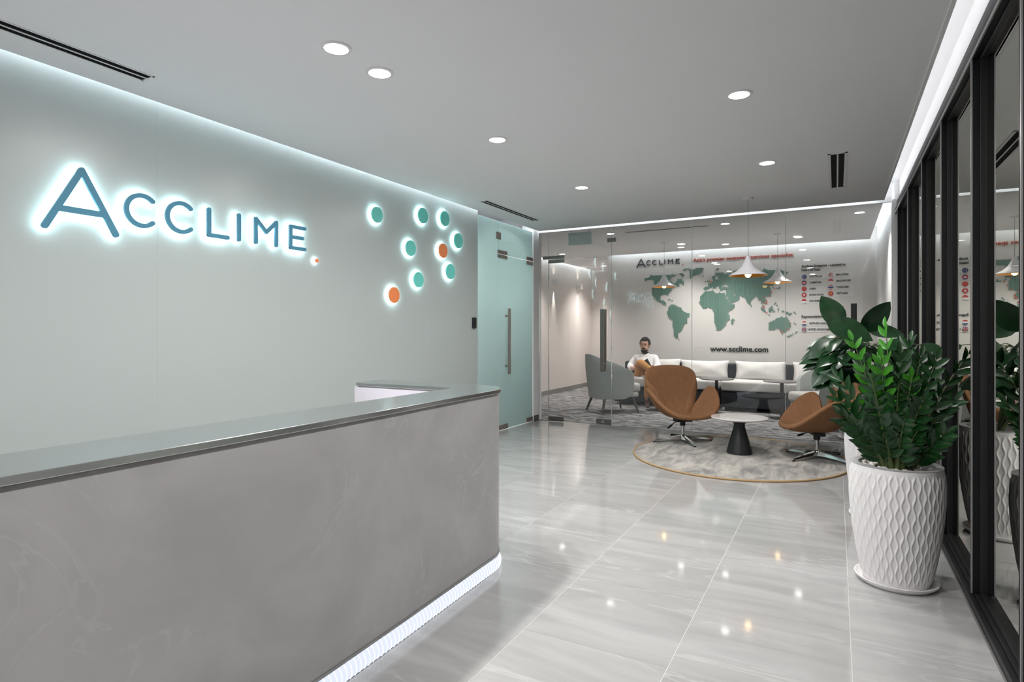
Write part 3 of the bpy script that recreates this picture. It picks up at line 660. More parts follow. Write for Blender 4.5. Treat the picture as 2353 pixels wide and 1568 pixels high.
for nm, cx_, rw, bands, wd in CL:
    x = -.475 if cx_ == 0 else -.082; z = (2.226 if cx_ == 0 else 2.239) - .1022*rw
    t = thing('country_label', 'white wall label with round flag reading '+nm, 'sign', (x,YB,z))
    part('plate', MB().box(x-.055,x+.33,YB-.005,YB,z-.046,z+.044), 'plate', t, world=True)
    r = .038; fdisc(t, x, z, r, bands)
    if nm == 'AUSTRALIA': star(t, x-.016, z+.014, .013, 'flagw', 4, .3); star(t, x-.014, z-.016, .009, 'flagw'); star(t, x+.017, z, .007, 'flagw')
    if nm == 'CAMBODIA': part('temple', MB().box(x-.018,x+.018,YB-.018,YB-.005,z-.012,z+.002).box(x-.006,x+.006,YB-.018,YB-.005,z+.002,z+.014), 'flagw', t, world=True)
    if nm == 'CHINA': star(t, x-.013, z+.012, .010, 'flagy')
    if nm == 'HONG KONG': star(t, x, z, .020, 'flagw', 5, .5, name='flower')
    if nm == 'MALAYSIA': part('canton', MB().box(x-.028,x+.004,YB-.0175,YB-.005,z,z+.022), 'flagb', t, world=True); star(t, x-.012, z+.011, .009, 'flagy', dep=.019)
    if nm == 'SINGAPORE': star(t, x-.010, z+.016, .009, 'flagw')
    if nm == 'VIETNAM': star(t, x, z, .019, 'flagy')
    if nm == 'UNITED KINGDOM':
        part('white_cross', MB().box(x-.012,x+.012,YB-.018,YB-.005,z-.034,z+.034).box(x-.034,x+.034,YB-.018,YB-.005,z-.012,z+.012), 'flagw', t, world=True)
        part('red_cross', MB().box(x-.007,x+.007,YB-.0195,YB-.005,z-.035,z+.035).box(x-.035,x+.035,YB-.0195,YB-.005,z-.007,z+.007), 'flagr', t, world=True)
    part('lettering', text_mesh(nm, wd, 'ink', .004, .02, .034), None, t, loc=(.078 if nm != 'UNITED KINGDOM' else .055, -.006, -.016))
# ================================================================== RUG
def face(dx, dy): return math.atan2(dx, -dy)
t = thing('round_rug', 'round grey mottled rug with tan binding under the tan chairs', 'rug', (-.92,6.60,0))
me = MB().lathe([(1.0,.0),(1.0,.010),(.99,.012)], 96).mesh('pile','rug'); o = part('pile', me, None, t); o.scale = (1.045,1.125,1)
e = MB().tube([(1.0*math.cos(2*PI*i/96), 1.0*math.sin(2*PI*i/96), .009) for i in range(97)], .009, 8, cap=False)
o = part('binding', e, 'rugedge', t, smooth=True); o.scale = (1.05,1.13,1)
# ================================================================== SWAN STYLE CHAIRS
SOFF = 1
def swan(name, label, loc, rot, footrot):
    t = thing(name, label, 'chair', loc, rot, 'tan winged swivel chairs on the round rug')
    half = [(0,.34,.35),(.12,.335,.352),(.22,.305,.368),(.305,.245,.42),(.37,.165,.50),(.405,.065,.59),(.415,-.03,.645),(.395,-.10,.655),(.345,-.13,.60),(.275,-.13,.48),(.20,-.135,.385),
            (.165,-.175,.40),(.195,-.215,.53),(.275,-.245,.65),(.350,-.270,.755),(.31,-.305,.845),(.19,-.33,.885),(0,-.338,.895)]
    rim = [Vector((x,-y,z)) for x, y, z in half] + [Vector((-x,-y,z)) for x, y, z in half[-2:0:-1]]
    c = Vector((0,-.03,.315)); n = len(rim); ts = [.22,.42,.60,.76,.90,1.0]; vs = [tuple(c)]; fs = []
    for tt in ts:
        for p in rim:
            hgt = p.z-c.z; back = max(0,min(1,(p.y+.1)/.35)); pw = 2.0+.6*back; xy = tt**(.80-.10*back)
            vs.append((c.x+(p.x-c.x)*xy, c.y+(p.y-c.y)*xy, c.z + hgt*tt**pw))
    for i in range(n): fs.append((0,1+i,1+(i+1)%n))
    for j in range(len(ts)-1):
        for i in range(n): a = 1+j*n; fs.append((a+i,a+(i+1)%n,a+n+(i+1)%n,a+n+i))
    o = part('seat_shell', MB().add(vs,fs), 'tan', t, smooth=True, angle=0)
    s = o.modifiers.new('solid','SOLIDIFY'); s.thickness = .05; s.offset = SOFF
    subsurf(o, 2)
    # rounded underside and mechanism
    part('mechanism', MB().box(-.10,.10,-.055,.055,.235,.272).cyl((0,0),.034,.028,.19,.24,20), 'matblack', t, bevel=.008)
    part('lever', MB().tube([(-.05,-.02,.25),(-.14,-.06,.235),(-.21,-.09,.20)],.006,8).tube([(-.19,-.082,.208),(-.25,-.11,.185)],.012,8), 'matblack', t, smooth=True)
    part('column', MB().cyl((0,0),.020,.020,.065,.21,20), 'chrome', t, smooth=True); part('collar', MB().cyl((0,0),.026,.026,.185,.20,20), 'matblack', t, smooth=True)
    part('hub', MB().lathe([(.0,.085),(.022,.085),(.034,.07),(.040,.035),(.0,.033)], 24), 'chrome', t, smooth=True)
    prof = [(.02,.030,.030,.072),(.12,.026,.034,.062),(.24,.022,.026,.046),(.34,.018,.016,.032),(.365,.014,.014,.028)]
    mb = MB(); vs = []
    for (r, hw, z0, z1) in prof: vs += [(r,-hw,z0),(r,hw,z0),(r,hw*.6,z1),(r,-hw*.6,z1)]
    fs = [(a*4+k,a*4+(k+1)%4,a*4+4+(k+1)%4,a*4+4+k) for a in range(len(prof)-1) for k in range(4)]+[(3,2,1,0),(16,17,18,19)]
    fm = mb.add(vs,fs).mesh('foot','chrome',True,30); gm = MB().cyl((.345,0),.015,.013,.0,.015,12).mesh('glide','matblack')
    for i in range(4):
        f = part('foot', fm, None, t); f.rotation_euler = (0,0,footrot-rot+i*PI/2); f.location = (0,0,.0)
        part('glide', gm, None, f)
    return t
swan('swivel_chair','tan winged swivel chair left of the small cone table',(-1.585,7.085,.013),face(.67,-.74),math.radians(-55))
swan('swivel_chair','tan winged swivel chair beside the tall white plant pots',(-.175,6.80,.013),face(-.95,-.31),math.radians(-35))
# small cone table
t = thing('side_table', 'small round marble topped table with a black cone base', 'table', (-.905,6.69,.013))
part('base', MB().lathe([(.0,0),(.125,0),(.130,.006),(.118,.06),(.080,.20),(.056,.285),(.058,.315),(.085,.340),(.16,.352),(.16,.357),(.0,.357)], 48), 'matblack', t, smooth=True, angle=50)
part('table_top', MB().lathe([(.0,.357),(.24,.358),(.285,.372),(.288,.380),(.283,.385),(.0,.385)], 64), 'marble', t, smooth=True, angle=40)
# cafe tables
def cafe(x, y, label):
    t = thing('cafe_table', label, 'table', (x,y,.004), 0, 'low round cafe tables by the sofas')
    part('table_top', MB().lathe([(.0,.545),(.245,.545),(.262,.550),(.262,.560),(.255,.564),(.0,.564)], 48), 'topgrey', t, smooth=True)
    part('pole', MB().cyl((0,0),.026,.026,.012,.545,20), 'matblack', t, smooth=True)
    part('foot_plate', MB().lathe([(.0,0),(.17,0),(.17,.008),(.05,.018),(.0,.02)], 40), 'matblack', t, smooth=True)
    part('top_plate', MB().cyl((0,0),.09,.09,.535,.545,20), 'matblack', t)
cafe(-2.60,9.745,'round cafe table in front of the seated man'); cafe(-1.66,9.77,'round cafe table in front of the middle of the sofas'); cafe(-.715,9.71,'round cafe table beneath the right lounge pendant')
# ================================================================== TUB CHAIRS
def tub(label, loc, rot):
    t = thing('tub_armchair', label, 'armchair', loc, rot, 'sage grey tub armchairs')
    n = 32; rows = 9; vs = []; fs = []
    for i in range(n+1):
        a = math.radians(-132+264*i/n); aa = abs(math.degrees(a))
        top = .94-.28*(max(0,aa-12)/108)**1.35 if aa < 120 else .66-.24*((aa-120)/12)**1.6
        bot = .235 + (.12*((aa-95)/37)**2 if aa > 95 else 0)
        for j in range(rows):
            f = j/(rows-1); z = bot+(top-bot)*f; fl_ = .86+.14*min(1,(z-.235)/.5)+ .02*max(0,z-.7)
            sq = 1.0+.06*abs(math.sin(2*a))
            vs.append((.415*sq*fl_*math.sin(a), (.395*sq*fl_*math.cos(a)*(1 if math.cos(a) > 0 else 1.05)), z))
    for i in range(n):
        for j in range(rows-1): k_ = i*rows+j; fs.append((k_,k_+rows,k_+rows+1,k_+1))
    o = part('back_shell', MB().add(vs,fs), 'tubgrey', t, smooth=True, angle=0)
    s = o.modifiers.new('solid','SOLIDIFY'); s.thickness = .055; s.offset = -1; s.use_rim = True
    b = o.modifiers.new('bevel','BEVEL'); b.width = .018; b.segments = 3; b.limit_method = 'ANGLE'; b.angle_limit = math.radians(50)
    def rbox(x0,x1,y0,y1,z0,z1): return MB().box(x0,x1,y0,y1,z0,z1)
    o = part('seat_cushion', rbox(-.262,.262,-.41,.20,.33,.475), 'tubseat', t, bevel=.05, bseg=5); 
    for p in o.data.polygons: p.use_smooth = True
    part('seat_base', rbox(-.262,.262,-.37,.20,.25,.335), 'tubseat', t, bevel=.03, bseg=3)
    for sx in (-1,1):
        for sy in (-1,1):
            part('leg', MB().tube([(sx*.25,sy*.24-.02,.25),(sx*.335,sy*.31-.02,.0)],[.026,.013],10), 'wood_dk', t, smooth=True)
    return t
tub('sage grey tub armchair nearest the glass door', (-3.215,9.235,.004), face(.66,.62))
tub('sage grey tub armchair behind the tan chair and plant on the right', (-.12,9.05,.004), face(-.80,-.42))
# ================================================================== SOFAS
def sofa(x0, x1, label):
    t = thing('sofa', label, 'sofa', ((x0+x1)/2,10.62,.004), 0, 'two seat sofas along the map wall'); w_ = (x1-x0)/2; d0, d1 = -.42, .42
    part('base', MB().box(-w_+.01,w_-.01,d0+.03,d1-.02,.06,.325), 'sofadk', t, bevel=.015)
    part('back', MB().box(-w_+.01,w_-.01,.235,d1,.325,.745), 'sofadk', t, bevel=.03, bseg=3)
    o = part('seat_cushion', MB().box(-w_+.012,w_-.012,d0,.235,.325,.495), 'sofalt', t, bevel=.04, bseg=4)
    for p in o.data.polygons: p.use_smooth = True
    for sx in (-1,1):
        for sy in (-1,1):
            part('leg', MB().box(sx*(w_-.05)-.018,sx*(w_-.05)+.018,sy*.36-.018,sy*.36+.018,0,.075), 'chrome', t, bevel=.002)
    part('piping', MB().tube([(-w_+.03,d0+.012,.33),(w_-.03,d0+.012,.33)],.005,6), 'sofadk', t)
sofa(-3.52,-1.695,'charcoal sofa with pale seat on which the man sits'); sofa(-1.68,.15,'charcoal sofa with pale seat right of the seated man')
def pillow(x, y, z, w_, h_, label, tilt=-14, yaw=0):
    N = 14; vs = []; fs = []
    for side in (1,-1):
        for i in range(N+1):
            for j in range(N+1):
                u = -1+2*i/N; v = -1+2*j/N
                px_ = u*w_/2*(1-.055*(1-v*v)); pz = v*h_/2*(1-.09*(1-u*u))
                th = .085*((1-u*u)**.55)*((1-v*v)**.55)*(1+.10*math.sin(5*u+x*3)*math.cos(4*v))
                vs.append((px_, side*th, pz))
    S = (N+1)**2
    for s_ in range(2):
        for i in range(N):
            for j in range(N):
                q = [s_*S+i*(N+1)+j, s_*S+(i+1)*(N+1)+j, s_*S+(i+1)*(N+1)+j+1, s_*S+i*(N+1)+j+1]; fs.append(tuple(q if s_ == 0 else q[::-1]))
    me = MB().add(vs,fs).mesh('pillow','pillow',True,0)
    bm = bmesh.new(); bm.from_mesh(me); bmesh.ops.remove_doubles(bm, verts=bm.verts, dist=1e-5); bmesh.ops.recalc_face_normals(bm, faces=bm.faces); bm.to_mesh(me); bm.free()
    for p in me.polygons: p.use_smooth = True
    o = link('back_pillow', me, None, (x,y,z)); o.rotation_euler = (math.radians(tilt),0,math.radians(yaw))
    tag(o, label, 'pillow', 'ivory back pillows on the sofas')
pillow(-2.80,10.73,.655,.72,.34,'ivory pillow leaning beside the seated man'); pillow(-2.03,10.73,.645,.82,.33,'ivory pillow on the sofa just behind the left tan chair')
pillow(-1.12,10.73,.645,.80,.33,'ivory pillow in the middle above the cone table'); pillow(-.22,10.73,.645,.82,.33,'ivory pillow rightmost, partly behind the tub chair')
# ================================================================== PLANTS
def leaf_mesh(name, m, L_=1.0, W_=.42, fold=.18, droop=.15, n=7, shape=1.0):
    vs = []; fs = []
    for i in range(n+1):
        s = i/n; wd = W_/2*(math.sin(PI*min(1,s**shape))**.75 if 0 < s < 1 else 0.0); 
        zc = -droop*s*s
        vs += [(-wd, s*L_, zc+fold*wd), (-wd*.5, s*L_, zc+fold*wd*.4), (0, s*L_, zc), (wd*.5, s*L_, zc+fold*wd*.4), (wd, s*L_, zc+fold*wd)]
    for i in range(n):
        for k_ in range(4): a = i*5+k_; fs.append((a,a+1,a+6,a+5))
    me = bpy.data.meshes.new(name); me.from_pydata(vs, [], fs); me.materials.append(M[m])
    bm = bmesh.new(); bm.from_mesh(me); bmesh.ops.remove_doubles(bm, verts=bm.verts, dist=1e-5); bmesh.ops.dissolve_degenerate(bm, edges=bm.edges, dist=1e-5); bm.to_mesh(me); bm.free()
    for p in me.polygons: p.use_smooth = True
    return me
def orient(p, d, nrm, sc):
    d = d.normalized(); x = d.cross(nrm).normalized(); z = x.cross(d).normalized()
    mt = Matrix(((x.x,d.x,z.x,p.x),(x.y,d.y,z.y,p.y),(x.z,d.z,z.z,p.z),(0,0,0,1)))
    return mt @ Matrix.Diagonal((sc,sc,sc,1))
def bez(a, b, c, s): return a*(1-s)**2 + b*2*s*(1-s) + c*s*s
NR = 54
def ridge(r, z, a, j, hh):
    w_ = 2*PI/NR; ph = 2*PI*z/(hh*.17); best = 9
    k0 = int(a/w_)
    for q in (k0-1,k0,k0+1,k0+2):
        c = q*w_ + (1 if q % 2 == 0 else -1)*w_*.26*math.sin(ph)
        best = min(best, abs(a-c))
    f = min(1, max(0,(z-.015)/.02), max(0,(hh-.018-z)/.02)) if hh-.018 > z > .015 else 0
    return r + .0055*f*math.exp(-(best/(w_*.20))**2)
def pot_mesh():
    hh = .60; prof = []
    for i in range(97):
        z = hh*i/96; s = z/hh; r = .146+.066*math.sin(min(1,s*1.12)*PI/2)**.85; r -= .008*max(0,(s-.72)/.28)**1.6; prof.append((r,z))
    n = NR*8; vs = []; fs = []
    for j,(r,z) in enumerate(prof):
        for i in range(n):
            a = 2*PI*i/n; rr = ridge(r,z,a,j,hh); vs.append((rr*math.cos(a),rr*math.sin(a),z))
    for j in range(len(prof)-1):
        for i in range(n): fs.append((j*n+i,j*n+(i+1)%n,(j+1)*n+(i+1)%n,(j+1)*n+i))
    fs.append(tuple(range(n-1,-1,-1)))
    me = bpy.data.meshes.new('pot'); me.from_pydata(vs,[],fs); me.materials.append(M['pot'])
    for p in me.polygons: p.use_smooth = True
    return me
PM = pot_mesh(); RT = .146+.066-.008
SM = MB().lathe([(.0,.0),(.165,.0),(.186,.018),(.190,.030),(.184,.031),(.160,.012),(.0,.010)], 56).mesh('saucer','pot',True)
RM = MB().lathe([(RT,.597),(RT+.001,.603),(RT-.006,.606),(RT-.034,.603),(RT-.036,.55),(RT-.004,.55)], 64, close=True).mesh('rim','potin',True)
SOIL = MB().lathe([(.0,.565),(.172,.560),(.172,.55),(.0,.55)], 40).mesh('soil','soil',True)
def potted(label, loc, sc=1.0, hs=1.0):
    t = thing('potted_plant', label, 'plant', loc, 0)
    o = part('saucer', SM, None, t); o.scale = (sc,sc,1)
    o = part('pot', PM, None, t, loc=(0,0,.012)); o.scale = (sc,sc,hs)
    for n_, q in (('rim',RM),('soil',SOIL)): o = part(n_, q, None, t, loc=(0,0,.012)); o.scale = (sc,sc,hs)
    return t
random.seed(5)
# --- front pot with the glossy feathery plant
P1 = potted('large white ribbed pot with a glossy feathery plant in front of the window', (.272,3.672,0))
pebm = []
for q in range(4):
    mb = MB().sphere((0,0,0), 1, 9, 6, (1,.8,.6)); mb.v = [tuple(Vector(v)*(1+random.uniform(-.12,.12))) for v in mb.v]; pebm.append(mb.mesh('pebble','pebble',True,0))
for i in range(150):
    a = random.uniform(0,2*PI); r = .166*math.sqrt(random.uniform(.06,1)); s = random.uniform(.011,.020)
    o = part('pebble', pebm[i%4], None, P1, loc=(r*math.cos(a), r*math.sin(a), .585+random.uniform(0,.012))); o.scale = (s,s,s); o.rotation_euler = (random.uniform(-.5,.5),random.uniform(-.5,.5),a*3)
LZ = leaf_mesh('leaf','leaf',1.0,.37,.30,.10,6,.9); LZB = leaf_mesh('leaf','leafb',1.0,.38,.28,.10,6,.9)
tips = [(.08,3.8,1.25,1),(.24,3.88,1.32,1),(.36,3.93,1.25,0),(.56,3.58,1.19,0),(.44,3.63,1.16,0),(.39,3.78,1.17,0),(.0,3.68,.95,0),(.01,3.8,1.05,0),(.13,3.78,1.14,0),(.28,3.63,1.18,0),
        (.51,3.63,.96,0),(.47,3.53,.81,0),(.09,3.53,.82,0),(.2,3.56,1.17,1),(.17,3.42,.93,0),(.29,3.40,.90,0),(.03,3.58,.86,0),(.37,3.48,.97,0),(.16,3.83,1.03,0),(.33,3.62,1.06,1)]
base = Vector(P1.location)
for i, (x, y, z, br) in enumerate(tips):
    tip = Vector((x,y,z))-base; a = math.atan2(tip.y, tip.x)+random.uniform(-.3,.3)
    b0 = Vector((.055*math.cos(a)*random.uniform(.5,1.2), .055*math.sin(a)*random.uniform(.5,1.2), .565))
    mid = b0*.55 + Vector((tip.x*.35, tip.y*.35, 0)) ; mid.z = .565+(tip.z-.565)*.55
    n = 12; pts = [bez(b0,mid,tip,k_/n) for k_ in range(n+1)]; rad = [.0135*(1-k_/n)**1.7+.0022 for k_ in range(n+1)]
    st = part('stem', MB().tube(pts, rad, 8), 'stem', P1, smooth=True)
    Ltot = sum((pts[k_+1]-pts[k_]).length for k_ in range(n)); s0 = .30 if Ltot > .5 else .22
    nl = 7 if not br else 7
    out = Vector((tip.x,tip.y,.0)); out = out.normalized() if out.length > .02 else Vector((0,-1,0))
    nrm0 = (out*.5+Vector((random.uniform(-.5,.5),-.9+random.uniform(-.3,.3),.35))).normalized()
    for k_ in range(nl):
        s = s0+(1-s0)*(k_+.3)/nl; p = bez(b0,mid,tip,s); T = (bez(b0,mid,tip,min(1,s+.02))-bez(b0,mid,tip,s-.02)).normalized()
        N_ = (nrm0-T*nrm0.dot(T)).normalized(); Sd = T.cross(N_).normalized()
        for sd in (-1,1):
            an = math.radians(random.uniform(38,58)*(1-.35*s)); d = T*math.cos(an)+Sd*sd*math.sin(an)+N_*random.uniform(.15,.55)
            ln = (.112 if not br else .098)*(1-.32*(s-s0))*random.uniform(.9,1.1)
            o = part('leaf', LZB if br else LZ, None, st); o.matrix_local = orient(p, d, (N_*.9+T*.35+Sd*sd*random.uniform(-.35,.35)).normalized(), ln)
    o = part('leaf', LZB if br else LZ, None, st); o.matrix_local = orient(tip, T+N_*.1, N_, .07)
fol = MB(); stm = MB()
for q in range(12):
    a = random.uniform(0,2*PI); R_ = random.uniform(.05,.24); tip = Vector((R_*math.cos(a)*1.1, R_*math.sin(a)*.8, random.uniform(.80,1.16)))
    b0 = Vector((.05*math.cos(a), .05*math.sin(a), .565)); mid = b0*.5+Vector((tip.x*.35,tip.y*.35,0)); mid.z = .565+(tip.z-.565)*.5
    pts = [bez(b0,mid,tip,k_/10) for k_ in range(11)]; stm.tube(pts, [.012*(1-k_/10)+.0025 for k_ in range(11)], 6)
    nrm0 = Vector((math.cos(a)*.6+random.uniform(-.4,.4), -.7, .5)).normalized()
    for k_ in range(9):
        s = .25+.75*k_/9; p = bez(b0,mid,tip,s); T = (bez(b0,mid,tip,min(1,s+.03))-bez(b0,mid,tip,s-.03)).normalized(); N_ = (nrm0-T*nrm0.dot(T)).normalized(); Sd = T.cross(N_).normalized()
        for sd in (-1,1):
            an = math.radians(random.uniform(35,60)); mt = orient(p, T*math.cos(an)+Sd*sd*math.sin(an)+N_*.15, N_+Sd*sd*random.uniform(-.4,.4), .095*(1-.3*s))
            fol.add([tuple(mt @ v.co) for v in LZ.vertices], [tuple(f.vertices) for f in LZ.polygons])
me = bpy.data.meshes.new('inner_foliage'); me.from_pydata(fol.v, [], fol.f); me.materials.append(M['leaf'])
for p in me.polygons: p.use_smooth = True
part('inner_foliage', me, None, P1)['kind'] = 'stuff'; part('inner_stems', stm, 'stem', P1, smooth=True)['kind'] = 'stuff'
# --- rear pot with broad leaves
P2 = potted('tall white ribbed pot with a broad leaved plant behind the front one', (.285,4.85,0), 1.10, 1.12)
FB = leaf_mesh('leaf','leafd',1.0,.62,.16,.22,8,.85); FN = leaf_mesh('leaf','leafd',1.0,.44,.22,.30,7,.9); base = Vector(P2.location)
big = [((.03,4.83,1.33),(-.35,-.1,.75),(.25,-.9,.2),.26,FB),((.15,4.90,1.31),(.62,-.05,.55),(.35,-.85,-.35),.27,FB),((-.06,4.75,1.36),(.95,-.15,-.28),(.1,-.8,.55),.30,FB),((.0,4.80,1.24),(-.6,-.2,-.35),(-.2,-.8,.5),.22,FB),
       ((-.02,4.85,1.20),(-.9,-.1,-.30),(-.1,-.5,.9),.26,FN),((.20,4.95,1.30),(.95,.0,.05),(0,-.7,.7),.22,FB),((.0,4.82,1.14),(-.85,-.2,-.1),(0,-.7,.7),.24,FN),((.02,4.80,1.10),(-.6,-.3,-.5),(-.3,-.7,.5),.26,FB)]
random.seed(11); leaves = list(big)
for i in range(92):
    x = max(-.02,random.gauss(.13,.11)); y = random.gauss(4.87,.10); z = random.uniform(.97,1.26)
    d = Vector((x-.16, (y-4.86)*1.2-.12, 0)); d.normalize() if d.length > .01 else None
    d = Vector((d.x*1.0+random.uniform(-.3,.3), d.y+random.uniform(-.4,.4), random.uniform(-.55,.25)))
    leaves.append(((x,y,z), d, (random.uniform(-.5,.5), -.5+random.uniform(-.3,.3), .8), random.uniform(.15,.22), FN if i % 3 else FB))
stems = []
for (sx_, sy_, sz_) in ((.05,4.85,1.30),(.17,4.90,1.30),(.0,4.80,1.12),(.12,4.95,1.15),(.22,4.88,1.2)):
    tip = Vector((sx_,sy_,sz_))-base; b0 = Vector((random.uniform(-.04,.04),random.uniform(-.04,.04),.62)); mid = (b0+tip)/2+Vector((.04,0,.06))
    pts = [bez(b0,mid,tip,k_/8) for k_ in range(9)]; st = part('stem', MB().tube(pts,[.012-.007*k_/8 for k_ in range(9)],8), 'stem', P2, smooth=True); stems.append((st,pts))
for (p, d, nr, sc, ms) in leaves:
    p = Vector(p)-base; st, pts = min(stems, key=lambda q: min((pp-p).length for pp in q[1])); near = min(pts, key=lambda pp: (pp-p-Vector((0,0,.04))).length)
    part('petiole', MB().tube([near, (near+p)/2+Vector((0,0,.02)), p], .0028, 5), 'stem', st)
    o = part('leaf', ms, None, st); o.matrix_local = orient(p, Vector(d), Vector(nr).normalized(), sc)
# dark round totem pole the plant climbs
# --- third pot inside the lounge
P3 = potted('white ribbed pot inside the lounge, glimpsed past the right tan chair', (.20,8.27,.004), 1.0, 1.0); base = Vector(P3.location)
random.seed(3)
for i in range(5):
    a = 2*PI*i/5; tip = Vector((.14*math.cos(a), .12*math.sin(a), .85+random.uniform(0,.15))); b0 = Vector((.02*math.cos(a),.02*math.sin(a),.56)); pts = [bez(b0,b0+Vector((0,0,.2)),tip,k_/6) for k_ in range(7)]
    st = part('stem', MB().tube(pts,.005,6), 'stem', P3, smooth=True)
    for k_ in range(5):
        p = pts[2+k_ if k_ < 5 else 6]; d = Vector((math.cos(a+k_*1.3),math.sin(a+k_*1.3),.35)); o = part('leaf', FN, None, st); o.matrix_local = orient(p, d, Vector((0,-.4,.9)), random.uniform(.13,.18))
# ================================================================== SEATED MAN
man = thing('person', 'seated bearded man in white shirt and camel trousers reading with crossed legs', 'person', (-3.0,10.35,0))
MO = Vector(man.location)
def skin_mesh(V_, E_, lv=2):
    me = bpy.data.meshes.new('sk'); me.from_pydata([tuple(Vector(v[0])-MO) for v in V_], E_, []); o = bpy.data.objects.new('sk', me); COL.objects.link(o)
    s = o.modifiers.new('skin','SKIN'); s.use_smooth_shade = True
    for i, v in enumerate(V_):
        r = v[1] if isinstance(v[1],tuple) else (v[1],v[1]); me.skin_vertices[0].data[i].radius = r
    me.skin_vertices[0].data[0].use_root = True
    u = o.modifiers.new('sub','SUBSURF'); u.levels = lv; u.render_levels = lv
    dg = bpy.context.evaluated_depsgraph_get(); dg.update(); out = bpy.data.meshes.new_from_object(o.evaluated_get(dg)); bpy.data.objects.remove(o)
    for p in out.polygons: p.use_smooth = True
    return out
def merge(meshes, m, name):
    bm = bmesh.new()
    for q in meshes: bm.from_mesh(q)
    me = bpy.data.meshes.new(name); bm.to_mesh(me); bm.free(); me.materials.clear(); me.materials.append(M[m])
    for p in me.polygons: p.use_smooth = True; p.material_index = 0
    return me
def skin_part(name, V_, E_, m, parent=None, lv=2, extra=()):
    return part(name, merge([skin_mesh(V_,E_,lv)]+list(extra), m, name), None, parent or man)
def rel(p): return tuple(Vector(p)-MO)
HC = Vector((-3.075,10.69,1.055))
hd_ = []
hm = MB(); 
for (c, r, sc) in ((HC+Vector((.0,.012,.02)),.100,(.84,1.0,1.08)), (HC+Vector((.0,-.022,-.045)),.078,(.84,.95,1.05))):
    hm.sphere(rel(c), r, 20, 14, sc)
hm.sphere(rel(HC+Vector((.004,-.096,-.010))), .014, 10, 8, (.75,1.0,1.6)); 
for sx in (-1,1): hm.sphere(rel(HC+Vector((sx*.086,.01,-.01))), .024, 10, 8, (.4,.8,1.25))
hm.sphere(rel(HC+Vector((.0,-.076,.030))), .028, 12, 8, (1.9,.4,.4))
def fingers(h, dirs, curl):
    mb = MB(); h = Vector(h)
    for i, off in enumerate(dirs[:-1]):
        o_, d = Vector(off[0]), Vector(off[1]).normalized(); c = Vector(curl); L_ = (.030,.034,.032,.026)[i]
        p0 = h+o_; p1 = p0+d*L_; p2 = p1+(d+c*.7).normalized()*L_*.8; p3 = p2+(d+c*1.6).normalized()*L_*.6
        mb.tube([rel(p0-d*.015),rel(p0),rel(p1),rel(p2),rel(p3)],[.0095,.0095,.009,.008,.006],7)
    o_, d = Vector(dirs[-1][0]), Vector(dirs[-1][1]).normalized(); p0 = h+o_
    mb.tube([rel(p0-d*.02),rel(p0),rel(p0+d*.03),rel(p0+(d+Vector(curl)*.6).normalized()*.055)],[.012,.011,.010,.007],7)
    return mb.mesh('fingers',None,True,0)
RH = (-2.895,10.37,.650); LH = (-3.12,10.36,.655)
f1 = fingers(RH, [((-.012,-.01,.03),(-.7,-.5,.3)),((-.018,-.012,.010),(-.8,-.5,.1)),((-.018,-.012,-.010),(-.8,-.5,0)),((-.012,-.01,-.028),(-.7,-.5,-.2)),((.0,-.02,.032),(-.2,-.4,.9))], (-.2,.7,0))
f2 = fingers(LH, [((.012,-.01,.03),(.7,-.5,.3)),((.018,-.012,.010),(.8,-.5,.1)),((.018,-.012,-.010),(.8,-.5,0)),((.012,-.01,-.028),(.7,-.5,-.2)),((.0,-.02,.032),(.2,-.4,.9))], (.2,.7,0))
BV = [((-3.03,10.58,.585),.11),((-3.05,10.66,.68),.105),((-3.07,10.73,.79),.115),((-3.077,10.735,.88),.060),((-3.077,10.715,.945),.052),((-3.076,10.70,1.01),.060),
 ((-3.255,10.75,.825),.052),((-3.325,10.60,.645),.042),((-3.19,10.42,.645),.028),((-3.13,10.37,.653),.030),
 ((-2.895,10.75,.825),.052),((-2.825,10.59,.645),.042),((-2.865,10.42,.640),.028),((-2.893,10.375,.650),.030),
 ((-3.12,10.54,.575),.085),((-3.02,10.16,.765),.055),((-2.80,10.11,.630),.036),((-2.74,10.10,.600),.032),
 ((-2.95,10.52,.565),.085),((-2.82,10.10,.565),.055),((-2.87,10.12,.32),.045),((-2.89,10.16,.10),.032)]
BE = [(0,1),(1,2),(2,3),(3,4),(4,5),(2,6),(6,7),(7,8),(8,9),(2,10),(10,11),(11,12),(12,13),(0,14),(14,15),(15,16),(16,17),(0,18),(18,19),(19,20),(20,21)]
body = skin_part('body', BV, BE, 'skin', extra=[hm.mesh('h',None,True,0), f1, f2])
skin_part('shirt', [((-3.03,10.575,.575),(.165,.135)),((-3.05,10.67,.70),(.165,.125)),((-3.07,10.73,.79),(.155,.12)),((-3.077,10.74,.865),(.085,.075)),
 ((-3.25,10.75,.82),.078),((-3.335,10.62,.66),.068),((-3.25,10.50,.640),.055),((-2.90,10.75,.82),.078),((-2.815,10.61,.66),.068),((-2.845,10.49,.635),.055)],
 [(0,1),(1,2),(2,3),(2,4),(4,5),(5,6),(2,7),(7,8),(8,9)], 'shirt')
col = MB()
for sx in (-1,1): col.add([rel(HC+Vector(q)) for q in ((sx*.070,.03,-.135),(sx*.010,-.058,-.178),(sx*.045,-.082,-.205),(sx*.095,-.03,-.165),(sx*.075,.035,-.155))], [(0,1,2,3,4)])
o = part('collar', col, 'shirt', man); s = o.modifiers.new('solid','SOLIDIFY'); s.thickness = .008
